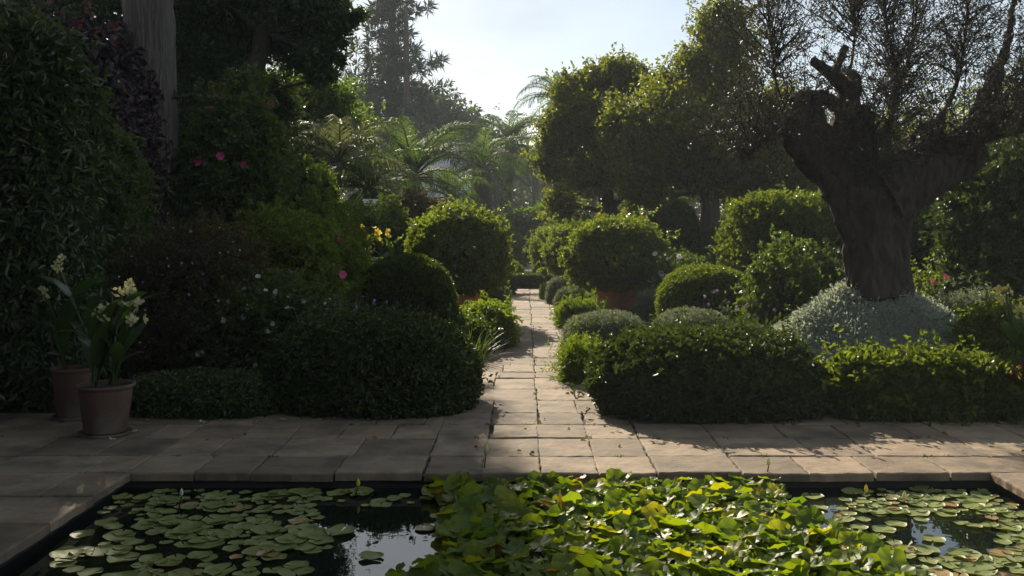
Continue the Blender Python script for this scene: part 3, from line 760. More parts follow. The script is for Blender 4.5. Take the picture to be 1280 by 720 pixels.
# thin shoots with sparse small leaves
gt, gl = G(), G()
starts = []
for pts in main:
    pts = np.array(pts)
    for k in range(58):
        t = rng.uniform(.4, 1) * (len(pts) - 1); i = min(int(t), len(pts) - 2); starts.append(pts[i] * (1 - t + i) + pts[i+1] * (t - i))
for (a, b, e) in [(rng.uniform(985, 1230), 0, 0) for _ in range(34)]:
    starts.append(P3(a, np.interp(a, [985, 1030, 1064, 1100, 1140, 1225], [150, 115, 100, 195, 190, 180]), d + rng.normal(0, .15)))
LP, LN = [], []
for s in starts:
    L0 = rng.uniform(.4, 1.45); dr = unit(np.array([rng.normal(.08, .5), rng.normal(0, .55), rng.uniform(.35, 1.2)]))
    pts = [s]; 
    for k in range(5):
        dr = unit(dr + rng.normal(0, .16, 3) + np.array([0, 0, -.03])); pts.append(pts[-1] + dr * L0 / 5)
    tube(gt, pts, np.linspace(.008, .0025, 6), 4, cap=False)
    P = np.array(pts)
    for k in range(rng.integers(4, 8)):
        i = rng.integers(1, 6); s2 = P[i]; dv = unit(rng.normal(size=3) + np.array([0, 0, .25])); l2 = rng.uniform(.15, .5)
        e2 = s2 + dv * l2; mid = (s2 + e2) / 2 + rng.normal(0, .03, 3)
        tube(gt, [s2, mid, e2], [.004, .003, .002], 3, cap=False)
        m = int(rng.integers(5, 15)); f = rng.random((m, 1)); LP.append(s2 * (1 - f) + e2 * f + rng.normal(0, .02, (m, 3))); LN.append(unit(rng.normal(size=(m, 3))))
    m = 14; f = rng.random(m) * 4.99; i = f.astype(int); f = (f - i)[:, None]
    LP.append(P[i] * (1 - f) + P[i+1] * f + rng.normal(0, .012, (m, 3))); LN.append(unit(rng.normal(size=(m, 3))))
LP, LN = np.concatenate(LP), np.concatenate(LN)
leaf_geo(gl, LP, LN, .046, .016, rng, out=.8, jit=1.)
part('twigs', gt, BARK_OLIVE, olive); part('foliage', gl, LM['olive'], olive)

# rose bushes and loose flowering shrubs
def loose(name, label, cat, px, d, ptop, rxpx, leaf, n, L=.055, W=.028, flowers=(), ry=None, amp=.14, freq=3.2, shag=.45, p=2.1, squat=.58, depth=.14, core=.72, group=None, **kw):
    root, P, N = shrub(name, label, cat, px, d, Z(ptop, d), rxpx, leaf, n, L, W, ry=ry, amp=amp, freq=freq, shag=shag, p=p, squat=squat, depth=depth, core=core, group=group, **kw)
    rng = RNG()
    for (kind, r, cnt, *rest) in flowers:
        p_, n_ = pick(P, N, cnt, rng, (.1, -1, .35), .3, rest[0] if rest else None)
        stick(root, fl(kind, r, 6 if kind in ('white', 'pink') else 5, .4, kind == 'white'), p_ + n_ * .03, n_, 'flower', 1, rng)
    return root
loose('flowering_shrub', 'dusky shrub with tiny pale reddish blooms behind the potted cannas', 'shrub', 245, 10.9, 292, 88, 'bronze', 42000, .045, .016, (('mauve', .016, 55), ('white', .012, 40)), ry=.7, out=1.0)
loose('rose_bush', 'dark rose bush with white blooms above the low planting', 'rose bush', 330, 10.7, 355, 78, 'shrub', 30000, .05, .026, (('white', .03, 70),), ry=.6)
loose('rose_bush', 'green rose bush with a few pink blooms behind the white roses', 'rose bush', 360, 13.2, 268, 84, 'plumbago', 42000, .06, .03, (('pink', .045, 12), ('white', .03, 14)), ry=.9)
loose('flowering_shrub', 'pale green sunlit shrub right of the pink rose bush', 'shrub', 408, 15.5, 252, 46, 'plumbago', 26000, .06, .028, ry=.8)
loose('flowering_shrub', 'grey-green shrub with faint blue flowers left of the dark dome', 'shrub', 430, 14.5, 318, 40, 'shrub', 18000, .05, .022, (('blue', .03, 8),), ry=.6)
loose('rose_bush', 'tall sparse rose bush with pale blooms left of the gnarled tree', 'rose bush', 975, 13.2, 312, 36, 'shrub', 9000, .07, .04, (('pink', .03, 3), ('cream', .03, 4)), ry=.5, shag=.7, core=.5)
loose('rose_bush', 'dark leafy rose bush close to the left side of the gnarled trunk', 'rose bush', 1018, 14.2, 318, 36, 'dark', 14000, .07, .036, (('mauve', .04, 2),), ry=.5)
loose('rose_bush', 'small rose bush with salmon blooms right of the gnarled trunk', 'rose bush', 1142, 13.0, 322, 15, 'plumbago', 2600, .06, .034, (('pink', .045, 4), ('cream', .04, 3)), ry=.3, shag=.8, core=.3)
loose('flowering_shrub', 'white flowering bush behind the yellow-green dome', 'shrub', 850, 17.5, 326, 42, 'shrub', 20000, .06, .03, (('white', .05, 45),), ry=.6)
loose('flowering_shrub', 'leafy bush behind the dome with scattered cream flowers', 'shrub', 800, 21.5, 300, 34, 'shrub', 14000, .08, .04, (('cream', .05, 14), ('red', .05, 4)), ry=.6)
loose('low_shrub', 'low grey-leaved plants behind the right flank of the silver mound', 'shrub', 1218, 12.6, 372, 46, 'lavender', 16000, .055, .014, (), ry=.8, out=1.1)
loose('low_shrub', 'yellowish green bush near the right edge behind the square hedge', 'shrub', 1248, 10.6, 385, 30, 'plumbago', 14000, .05, .022, (), ry=.5)
loose('low_shrub', 'shaded bushes filling the bed behind the square hedge', 'shrub', 1225, 11.4, 408, 50, 'shrub', 15000, .05, .022, (), ry=.5)
shrub('round_shrub', 'large sunlit rounded shrub behind the rose bush and the tree trunk', 'shrub', 985, 17.2, Z(243, 17.2), 80, 'myrtle', 62000, .07, .032, ry=1.0, p=2.3, amp=.05, freq=3, squat=.6, shag=.2)
shrub('round_shrub', 'dark rounded shrub right of the gnarled trunk', 'shrub', 1160, 16.5, Z(256, 16.5), 40, 'dark', 30000, .06, .03, ry=.6, p=2.6, amp=.04, squat=.6)
shrub('topiary_dome', 'dark clipped ball under the trees left of the big tree trunk', 'topiary', 848, 25.0, Z(254, 25.0), 24, 'dark', 20000, .07, .035, p=2.3, amp=.03, squat=.6)
shrub('tall_hedge', 'tall speckled olive-green hedge at the right edge', 'hedge', 1275, 14.2, Z(178, 14.2), 80, 'dark', 60000, .075, .045, ry=1.0, p=3.0, amp=.08, freq=3, squat=.56, shag=.35, depth=.12)
shrub('round_shrub', 'dark rounded bush under the right-hand trees', 'shrub', 905, 24.0, Z(285, 24), 30, 'dark', 18000, .08, .04, amp=.06)
# left wall of shrubs
loose('tall_shrub', 'tall drooping dark glossy shrub at the left edge', 'shrub', 22, 9.6, 58, 66, 'deep', 46000, .095, .036, (), ry=.7, p=2.6, amp=.16, freq=3, droop=.8, squat=.55, hi=True, depth=.16)
loose('tall_shrub', 'broad dark shrub between the left-edge shrub and the big trunk', 'shrub', 112, 11.8, 150, 50, 'shrub', 46000, .085, .034, (), ry=.7, p=2.5, amp=.18, freq=3, droop=.4, squat=.55, depth=.16)
loose('purple_shrub', 'purple-leaved shrub leaning behind the left-edge shrub', 'shrub', 75, 14.2, 18, 100, 'purple', 30000, .12, .08, (), ry=.9, amp=.16, squat=.5, zb=.5)
loose('purple_shrub', 'small purple-leaved shrub against the big grey trunk', 'shrub', 158, 13.0, 104, 16, 'purple', 9000, .10, .06, (), ry=.4, amp=.2, squat=.5)
loose('hibiscus_shrub', 'tall dark shrub with pink hibiscus flowers right of the big trunk', 'shrub', 290, 15.2, 124, 60, 'shrub', 62000, .085, .045, (('pink', .075, 16, 1.5),), ry=1.0, p=2.5, amp=.16, freq=3, squat=.55, depth=.15)
loose('tall_shrub', 'mid green shrub standing below the pale palm', 'shrub', 362, 19.0, 205, 52, 'shrub', 36000, .09, .045, (('pink', .05, 3),), ry=1.0, amp=.14, squat=.55)
loose('bronze_shrub', 'reddish brown shrub behind the left clipped ball', 'shrub', 512, 23.5, 243, 38, 'bronze', 22000, .09, .05, (), ry=.8, amp=.14)
loose('tall_shrub', 'green bush filling the gap below the arching palm', 'shrub', 470, 21.5, 262, 44, 'shrub', 20000, .09, .045, (), ry=.7, amp=.14)

# cannas
def paddle(L, W, bend, seed):
    rng = np.random.default_rng(seed); g = G(); n = 9; t = np.linspace(0, 1, n)
    ang = .25 + bend * t ** 1.5; xx = np.concatenate([[0], np.cumsum(np.sin(ang[:-1]) * L / (n-1))]); zz = np.concatenate([[0], np.cumsum(np.cos(ang[:-1]) * L / (n-1))])
    w = W * np.sin(np.pi * np.clip(t * .93 + .035, 0, 1) ** .85) ** .8 * .5; w[0] = .012
    rip = rng.normal(0, .012, (n, 2))
    V = np.stack([np.column_stack([xx, w, zz + w * .28 + rip[:, 0]]), np.column_stack([xx, 0*w, zz]), np.column_stack([xx, -w, zz + w * .28 + rip[:, 1]])], 1)
    i = np.arange(n-1)[:, None] * 3
    g.add(V, np.concatenate([i + [0, 1, 4, 3], i + [1, 2, 5, 4]])); return g.mesh('leaf', LM['canna'], smooth=True)
PADDLE = [paddle(.52, .17, b, i) for i, b in enumerate((.5, .9, 1.3))]
def canna(label, px, d, z0, stems, kind, rng, nleaf=5, s=1., r=.055, nfl=7, cat='canna', spread=.10):
    C = np.array([X(px, d), d, z0]); root = thing('canna_plant', label, cat, C)
    m = fl(kind, r, 4, .7)
    for (tpx, tpy) in stems:
        b = C + np.array([rng.normal(0, spread), rng.normal(0, spread), 0]); t = np.array([X(tpx, d), d + rng.normal(0, .05), Z(tpy, d)])
        g = G(); tube(g, [b, b * .5 + t * .5 + np.array([rng.normal(0, .02), 0, 0]), t], [.014, .012, .007], 7, sub=3); st = part('stem', g, LM['canna'], root, True)
        for k in range(nleaf):
            f = .08 + .62 * k / max(1, nleaf - 1); o = link('leaf', PADDLE[int(rng.integers(3))], root)
            o.location = Vector(b * (1 - f) + t * f) - root.location; o.rotation_euler = (rng.normal(0, .1), rng.normal(0.1, .2), k * 2.4 + rng.uniform(0, 1)); q = s * rng.uniform(.7, 1.1); o.scale = (q, q, q)
        for k in range(nfl):
            v = unit(rng.normal(size=3) + np.array([0, -.5, .4])); o = link('flower', m, st)
            o.location = Vector(t + np.array([rng.normal(0, .035), rng.normal(0, .03), -.08 + .16 * rng.random()])) - root.location
            o.rotation_euler = Vector(v).to_track_quat('Z', 'Y').to_euler()
    return root
rng = RNG()
def plainpot(label, px, d, r, h, mat):
    t = tag(link('terracotta_pot', None, None, (X(px, d), d, .0)), label, 'pot'); g = pot_geo(r, h, .035); V = g.V
    link('vessel', g.mesh('vessel', mat, (0, 0, -.025), True), t)
    g = G(); lathe(g, [(0, h - .03), (r * .85, h - .032)], (0, 0, .025), 24); link('soil', g.mesh('soil', SOIL), t)
    g = G(); lathe(g, [(0, .004), (r * .80, .004), (r * .90, .03), (r * .93, .03), (r * .84, 0.0)], (0, 0, 0), 36); link('saucer', g.mesh('saucer', mat, (0, 0, 0), True), t)
plainpot('weathered, shade-darkened terracotta pot with yellow cannas standing on the terrace', 132, 8.12, .225, .385, TERRA_SHADED)
plainpot('dim terracotta pot behind and left of the other canna pot', 90, 8.8, .175, .42, TERRA_SHADED)
canna('yellow-flowered canna growing in the front terrace pot', 133, 8.12, .34, [(150, 372), (163, 366), (128, 392), (174, 388)], 'cream', rng, 6, .85, .042, 9)
canna('canna with two pale yellow heads in the rear terrace pot', 90, 8.75, .36, [(67, 330), (53, 372)], 'cream', rng, 6, 1.0, .035, 6)
canna('sunlit yellow and orange cannas behind the left clipped ball', 468, 19.2, -.03, [(452, 286), (470, 290), (484, 292), (462, 300), (476, 304), (458, 312)], 'gold', rng, 5, .9, .055, 5, spread=.35)
canna('orange cannas low beside the golden cannas', 455, 18.6, -.03, [(440, 318), (452, 322)], 'orange', rng, 4, .8, .06, 5, spread=.3)
canna('broad-leaved red cannas behind the nearest right ball', 770, 27.0, -.03, [(752, 262), (770, 254), (785, 268), (800, 275), (745, 272)], 'red', rng, 7, 1.6, .06, 3, spread=.5)
canna('pale yellow canna at the right edge beside the square hedge', 1270, 8.75, -.03, [(1264, 366), (1276, 392), (1290, 372)], 'yellow', rng, 6, .8, .04, 6)
canna('small orange-flowered plant at the right edge before the square hedge', 1282, 8.35, -.03, [(1272, 462), (1288, 440)], 'orange', rng, 6, .55, .02, 4)

# ------------------------------------------------------------------ palms
def frondmesh(L, a0, bend, nl, ll, lw, leaf, seed, vdroop=.35, name='frond'):
    rng = np.random.default_rng(seed); g = G(); n = 16; t = np.linspace(0, 1, n)
    ang = a0 - bend * t ** 1.3
    x = np.concatenate([[0], np.cumsum(np.cos(ang[:-1]) * L / (n-1))]); z = np.concatenate([[0], np.cumsum(np.sin(ang[:-1]) * L / (n-1))])
    R = np.column_stack([x, 0*x, z]); tube(g, R, np.linspace(.03, .006, n) * L / 2.5, 5, mi=0, cap=False)
    for k in range(nl):
        f = .14 + .86 * (k + .5) / nl; i = min(int(f * (n-1)), n-2); u = f * (n-1) - i; p = R[i] * (1-u) + R[i+1] * u; tg = unit(R[i+1] - R[i]); up = np.array([-tg[2], 0, tg[0]])
        lk = ll * (math.sin(math.pi * (f * .86 + .10)) ** .7) * rng.uniform(.85, 1.1)
        for sgn in (1, -1):
            dv = unit(tg * (.55 + .5 * f) + np.array([0, sgn, 0]) * 1.0 + up * rng.uniform(.05, .5) + rng.normal(0, .11, 3)); e1 = p + dv * lk * .55; e2 = p + dv * lk - np.array([0, 0, 1]) * lk * vdroop * rng.uniform(.6, 2.0)
            wv = unit(np.cross(dv, up)) * lw * .5
            g.add([p - wv*.5, p + wv*.5, e1 + wv, e1 - wv, e2], [np.array([[0, 1, 2, 3]]), np.array([[3, 2, 4]])])
    return g.mesh(name, LM[leaf])
FR = {}
def frondset(leaf, L, nl=38, ll=.24, lw=.016, vd=.35):
    k = (leaf, L, nl, vd)
    if k not in FR: FR[k] = [frondmesh(L, a, b, nl, ll * L, lw * L, leaf, s, vd) for s, (a, b) in enumerate(((1.25, 1.75), (.95, 2.0), (.5, 1.7), (-.05, 1.15)))]
    return FR[k]
def palm(label, d, trunk, nf, L, leaf, seed, nl=38, ll=.24, lw=.016, vd=.35, low=1.0, group='palms behind the beds', headless=False):
    rng = np.random.default_rng(seed); tp = [P3(a, b, d) for a, b, _ in trunk]; tr = [c * d / F for _, _, c in trunk]
    root = thing('palm_tree', label, 'palm', (tp[0][0], d, max(-.03, tp[0][2])), group)
    g = G(); tube(g, tp, tr, 14, rng, .06, sub=5, flute=.03); part('trunk', g, BARK_PALM, root, True)
    fs = frondset(leaf, L, nl, ll, lw, vd)
    for k in range(nf):
        f = (k + .5) / nf; v = min(3, int(f * 4 * low)); o = link('frond', fs[v], root); o.location = Vector(tp[-1]) - root.location
        o.rotation_euler = (rng.normal(0, .12), rng.normal(0, .14), k * 2.39996 + rng.normal(0, .15)); s = rng.uniform(.85, 1.12); o.scale = (s, s, s)
    return root
palm('pale feathery palm with silvery arching fronds in front of the dark tree', 24, [(415, 300, 6), (416, 250, 6), (424, 205, 5)], 17, 2.0, 'palmdry', 3, 46, .26, .012, .4)
palm('lower green palm leaning over the cannas with a yellowing frond', 25.5, [(468, 300, 9), (466, 262, 9), (462, 236, 8)], 16, 1.9, 'palm', 4, 46, .26, .012, .45)
palm('arching date palm in the middle of the left palms', 31, [(512, 300, 12), (514, 250, 12), (516, 224, 10)], 28, 3.0, 'palm', 5, 58, .22, .009, .35)
palm('bushy green palm left of the slender palm', 40, [(607, 300, 11), (604, 250, 11), (603, 212, 10)], 26, 2.7, 'palm', 6, 44, .2, .012, .35)
palm('tall slender-stemmed palm standing over the end of the path', 46, [(630, 295, 4.5), (636, 240, 4), (639, 200, 4.5), (637, 180, 6)], 40, 2.6, 'palm', 7, 46, .2, .012, .35)
palm('small hazy palm right of the slender palm', 62, [(668, 290, 4), (669, 240, 4), (668, 205, 5)], 26, 2.2, 'palm', 8, 34, .2, .014, .35)
palm('palm crown rising behind the right-hand trees', 50, [(712, 290, 6), (702, 200, 6), (698, 124, 7)], 30, 2.4, 'palm', 9, 40, .2, .012, .45)
palm('short palm with low fronds behind the bronze shrub', 34, [(560, 300, 9), (562, 262, 9), (562, 246, 8)], 18, 2.0, 'palm', 10, 38, .22, .014, .35)

# ------------------------------------------------------------------ trees
tree('large_tree', 'massive grey furrowed trunk at the left with its crown above', 'tree', 14.6,
     [(200, 335, 31), (199, 280, 26), (196, 200, 26), (190, 100, 28), (184, 0, 30), (182, -130, 29), (186, -280, 25), (190, -420, 15)],
     [(60, -290, 130, 90, 0), (180, -400, 150, 110, 1), (320, -300, 120, 90, 1), (190, -260, 120, 70, -1), (110, -200, 90, 50, 2)],
     'dark', .12, .055, .8, BARK_GREY, dep=1.1, dens=6)
tree('evergreen_tree', 'dark tufted evergreen with a leaning branch above the hibiscus', 'tree', 22.0,
     [(330, 300, 14), (322, 200, 13), (312, 120, 12), (330, 40, 11), (345, -80, 8), (350, -160, 6)],
     [(255, 60, 60, 60, 0), (330, 20, 75, 70, 1), (395, 10, 48, 38, -.5), (290, -80, 110, 70, 1), (345, -110, 60, 70, 0), (318, 120, 44, 36, 1.5), (250, 150, 44, 44, 2), (425, 35, 22, 16, -.8), (408, 78, 20, 18, -.8), (240, -10, 60, 50, 0), (315, -190, 70, 70, 0), (442, 40, 14, 13, -.8), (418, 20, 12, 10, -.8), (456, 30, 8, 7, -.8), (433, 62, 9, 9, -.8), (420, 100, 10, 12, -.8), (432, 82, 7, 9, -.8), (396, 62, 14, 12, -.6), (404, 104, 12, 10, -.5), (376, 78, 22, 16, 0), (380, -30, 36, 26, 0), (425, -12, 16, 12, -.4)],
     'dark', .12, .05, .62, dep=.8, dens=5.6, cov=.55)
tree('broadleaf_tree', 'sunlit bright green tree behind the pale palm', 'tree', 29.0,
     [(395, 300, 9), (393, 230, 8), (392, 170, 7)],
     [(372, 130, 52, 46, 0), (405, 165, 38, 40, 1), (350, 185, 50, 45, 0), (415, 130, 22, 26, 0)],
     'sunny', .14, .075, .85)
tree('broadleaf_tree', 'dark tree filling the top left corner', 'tree', 20.0,
     [(80, 300, 14), (85, 150, 12), (90, 40, 10)],
     [(30, 60, 80, 80, 0), (110, 30, 70, 80, 0), (60, -60, 110, 80, 0), (120, 110, 50, 60, 1), (10, 150, 60, 80, 1), (150, -40, 60, 60, 1)],
     'dark', .14, .07, .85)
tree('broadleaf_tree', 'dim leafy tree in the gap right of the big grey trunk', 'tree', 25.0,
     [(245, 300, 9), (243, 150, 8), (245, 60, 7)],
     [(235, 40, 60, 90, 0), (240, 140, 60, 70, 0), (250, 210, 70, 60, 1)],
     'shrub', .14, .07, .85)
tree('broadleaf_tree', 'olive-green spreading tree right of the path, the lower left one', 'tree', 27.0,
     [(762, 305, 12), (760, 265, 11), (752, 215, 9), (748, 170, 8)],
     [(700, 175, 26, 36, 0), (712, 122, 24, 30, 0), (742, 108, 26, 30, .3), (735, 160, 30, 40, -.5), (770, 185, 34, 48, -.5), (688, 215, 18, 26, 0), (700, 255, 22, 26, 0), (783, 100, 32, 30, .5), (742, 222, 44, 30, -.5), (800, 235, 36, 32, 0), (722, 145, 24, 26, -.6)],
     'tree', .115, .064, .72, dep=.6, surf=.7)
tree('broadleaf_tree', 'tall olive-green tree with dark trunk behind the yellow-green dome', 'tree', 24.5,
     [(886, 325, 15), (888, 290, 13), (887, 240, 12), (884, 180, 9), (892, 110, 6), (900, 70, 4)],
     [(903, 38, 32, 38, 0), (878, 84, 28, 28, 0), (924, 74, 28, 40, .2), (890, 112, 46, 30, 0), (838, 108, 26, 28, .4), (825, 150, 44, 44, -.8), (795, 195, 32, 44, -.8), (868, 165, 40, 40, -.4), (920, 165, 52, 50, -.2), (965, 190, 46, 58, 0), (850, 215, 62, 36, 0), (930, 228, 66, 36, .3), (772, 160, 22, 30, -.5), (800, 245, 26, 22, -.3), (985, 150, 34, 46, .5), (1000, 215, 40, 40, .4)],
     'tree', .11, .062, .70, dep=.55, surf=.7)
tree('broadleaf_tree', 'dark tree mass behind the gnarled tree on the right', 'tree', 30.0,
     [(1090, 300, 12), (1092, 240, 10), (1090, 200, 9)],
     [(1020, 225, 60, 50, 0), (1100, 215, 80, 60, 0), (1190, 225, 80, 60, 0), (1270, 200, 70, 90, 0)],
     'tree', .15, .085, .95)
tree('broadleaf_tree', 'hazy grey-green tree behind the palms left of the slender palm', 'tree', 72.0,
     [(560, 290, 6), (560, 220, 5), (560, 170, 4)],
     [(545, 150, 40, 28, 0), (580, 165, 30, 30, 0), (520, 180, 40, 40, 0), (565, 195, 45, 40, 0), (598, 180, 14, 22, 0)],
     'far', .30, .18, 1.7)
tree('broadleaf_tree', 'hazy far tree beyond the slender palm', 'tree', 88.0,
     [(648, 290, 4), (648, 240, 4)],
     [(640, 230, 36, 45, 0), (670, 245, 36, 40, 0), (615, 240, 36, 40, 0)],
     'far', .34, .2, 2.0)
tree('broadleaf_tree', 'grey far tree behind the pale palm under the conifer', 'tree', 66.0,
     [(440, 290, 6), (440, 200, 5)],
     [(425, 190, 40, 60, 0), (470, 200, 40, 50, 0), (450, 140, 26, 40, 0)],
     'far', .3, .18, 1.7)
tree('broadleaf_tree', 'dim tree behind the right-hand trees at the horizon', 'tree', 70.0,
     [(740, 290, 6), (740, 240, 5)],
     [(730, 240, 60, 45, 0), (820, 230, 70, 60, 0), (920, 230, 80, 60, 0)],
     'far', .34, .2, 2.0)
loose('round_shrub', 'hazy green bushes closing the path end', 'shrub', 640, 42, 270, 34, 'far', 22000, .16, .08, (), ry=1.4, amp=.14)
loose('round_shrub', 'sunlit bush at the path end right of the slender palm', 'shrub', 672, 46, 262, 34, 'sunny', 20000, .16, .08, (), ry=1.6, amp=.16)
loose('round_shrub', 'dark bush in front of the palms left of the path end', 'shrub', 622, 36, 288, 26, 'shrub', 16000, .12, .06, (), ry=1.0, amp=.12)
loose('round_shrub', 'dark bush standing below the lower left right-hand tree', 'shrub', 722, 33, 262, 32, 'dark', 18000, .11, .06, (), ry=1.0, amp=.12)

tree('added_shade_tree', 'unseen dense tree added over the left end of the terrace and pond to shade it', 'tree', 5.2,  # added out of view; its canopy keeps skylight off the left terrace
     [(-760, 700, 60), (-770, 350, 50), (-700, -100, 44), (-600, -500, 34), (-480, -800, 22)],
     [(-520, -760, 420, 240, 0), (-820, -420, 340, 260, 1.5), (-250, -980, 330, 190, .4), (-760, -420, 340, 260, -2.0), (-450, -900, 350, 200, 2.2), (-420, -900, 350, 200, -2.2), (-60, -760, 400, 150, 2.2), (-200, -780, 380, 150, -1.0), (-420, -640, 300, 200, 2.0), (250, -1050, 450, 150, -3.5), (-200, -1000, 450, 170, -4.0), (-700, -850, 450, 240, -4.0), (130, -1100, 430, 140, 0), (-950, -500, 420, 380, 2.0), (-950, -350, 420, 420, -2.0)],
     'dark', .13, .065, .75, dens=13)


shrub('tall_hedge', 'unseen tall hedge added to darken the left side of the pond terrace', 'hedge', 0, 2.5, 4.3, 1, 'dark', 40000, .13, .07, ry=6.2, p=4.5, amp=.03, squat=.55, rx=.8, cx=-6.9)  # added out of frame to block sky from the left terrace
shrub('tall_hedge', 'unseen tall hedge added behind the near left corner of the pond to cut skylight', 'hedge', 0, -3.6, 4.6, 1, 'dark', 40000, .13, .07, ry=.8, p=4.5, amp=.03, squat=.55, rx=3.6, cx=-4.2)  # added behind the camera, blocks light reaching the left side

loose('round_shrub', 'shadowy bush filling the space between the two right-hand tree trunks', 'shrub', 822, 29.5, 236, 44, 'shrub', 22000, .12, .06, (), ry=1.0, amp=.14)
loose('round_shrub', 'shadowy bush between the right-hand tree trunk and the gnarled tree', 'shrub', 948, 28.5, 232, 40, 'shrub', 20000, .12, .06, (), ry=1.0, amp=.14)

# tall conifer with whorled branches and star-like tufts
def conifer(label, d, px, ptop, pbase, prof, seed):
    rng = np.random.default_rng(seed); top, bot = P3(px, ptop, d), P3(px, pbase, d)
    root = thing('conifer_tree', label, 'tree', (bot[0], d, max(bot[2], -.03))); g = G(); tube(g, [bot, (bot + top) / 2, top], [.55, .38, .07], 12, rng, .03, sub=3); part('trunk', g, BARK_DARK, root, True)
    gb, gl = G(), G()
    py = ptop + 6
    while py < prof[-1][0]:
        hw = np.interp(py, [a for a, _ in prof], [b for _, b in prof]) * d / F; m = int(rng.integers(4, 7)); a0 = rng.uniform(0, 6.28)
        for k in range(m):
            a = a0 + 2*np.pi*k/m + rng.normal(0, .2); l = hw * rng.choice([.45, .7, .95, 1.4], p=[.25, .25, .3, .2]); s = P3(px, py + rng.normal(0, 3), d); H = np.array([np.cos(a), np.sin(a), 0])
            pts = [s, s + H*l*.35 + [0, 0, -.02*l], s + H*l*.7 + [0, 0, -.03*l], s + H*l + [0, 0, .10*l]]
            tube(gb, pts, [.05, .035, .025, .012], 4, cap=False, sub=2)
            for f in np.arange(.3, 1.01, 0.7 / max(l, 1.0)):
                c = s + H*l*f + np.array([0, 0, (-.03 + .13*f**3)*l]); nt = 2 if f < .95 else 1
                for w in range(nt):
                    cc = c + np.array([-H[1], H[0], 0]) * rng.normal(0, .22) * (1 + .3*l) * (nt - 1 + .3); q = 26
                    D = unit(rng.normal(size=(q, 3)) + H * .5); leaf_geo(gl, np.repeat(cc[None], q, 0) + D * .05, D, .58 * rng.uniform(.7, 1.15), .07, rng, out=2.2, jit=.8)
        py += rng.uniform(11, 18)
    part('branches', gb, BARK_DARK, root); part('crown', gl, LM['conifer'], root)
conifer('tall hazy conifer with star-tufted branches against the bright sky', 60, 490, -28, 300, [(-28, 14), (0, 32), (50, 42), (100, 68), (150, 62), (190, 56), (225, 50)], 21)
# slim bare pole-like stem beside the conifer
g = G(); tube(g, [P3(508, 200, 58), P3(508, 60, 58), P3(507, 8, 58)], [.17, .15, .12], 10, RNG(), .05, sub=3)
whole('bare_trunk', g, BARK_DARK, 'slim straight bare trunk just right of the conifer stem', 'tree trunk', tuple(P3(508, 200, 58)), smooth=True)

# white house glimpsed between the palms, white pillar by the cannas
d = 52
hs = thing('white_house', 'white house wall glimpsed between the palms', 'house', (X(543, d), d, -.03))
g = G(); box(g, X(498, d), X(566, d), d, d + 7, -.03, Z(196, d)); part('wall', g, WHITEWALL, hs)
g = G(); x0, x1 = X(566.05, d), X(582, d); n = 16; zt = Z(178, d); r = x1 - x0
prof = [(x0, -.03), (x1, -.03), (x1, zt)] + [(x1 - r * math.sin(t), zt - r * .55 * (1 - math.cos(t))) for t in np.linspace(.08, math.pi / 2, n)]
m = len(prof); V = [(a, y, b) for y in (d - .35, d + 5) for a, b in prof]; j = np.arange(m); k = (j + 1) % m
g.add(V, [np.stack([j, k, m + k, m + j], 1)]); g.add(V, [np.arange(m)[None], (m + np.arange(m))[::-1][None]]); part('chimney_wall', g, WHITEWALL, hs)
g = G(); box(g, X(496, d), X(566, d) - .03, d - .15, d + 7.2, Z(196, d) + .003, Z(191, d)); part('roof', g, WHITEWALL, hs)
for a in (508, 530): 
    g = G(); box(g, X(a, d), X(a + 12, d), d - .04, d + .05, Z(235, d), Z(212, d)); w_ = part('window', g, WHITEWALL, hs)
    g = G(); box(g, X(a + 1.5, d), X(a + 10.5, d), d - .05, d - .038, Z(233, d), Z(214, d)); part('pane', g, GLASSM, hs).parent = w_
d = 22.5
g = G(); x = X(463, d); w_ = 6.5 * d / F
for a, b, z0, z1 in ((w_, w_, -.03, Z(254, d)), (w_ * 1.25, w_ * 1.25, Z(254, d), Z(249, d))): box(g, x - a, x + a, d - a, d + a, z0, z1)
whole('white_pillar', g, WHITEWALL, 'white square garden pillar standing under the palms', 'pillar', (x, d, -.03))

# distant woods closing the view on both sides
g = G(); rng = RNG()
def woods(x0, x1, y0, y1, h, n, m, L):
    C = np.column_stack([rng.uniform(x0, x1, n), rng.uniform(y0, y1, n), h * rng.random(n) ** .8])
    P = (C[:, None] + rng.normal(size=(n, m, 3)) * np.array([1.3, 1.3, 1.0])).reshape(-1, 3); P = P[P[:, 2] > 0]
    leaf_geo(g, P, unit(rng.normal(size=P.shape) + np.array([0, 0, .5])), L, L * .55, rng)
woods(-45, -14, 36, 60, 7, 330, 90, .34); woods(16, 55, 36, 60, 6.5, 360, 90, .34); woods(-60, 60, 95, 125, 8, 500, 90, .6)
stuff('far_woods', g, LM['far'], 'hazy mass of far trees closing the garden', 'woods')

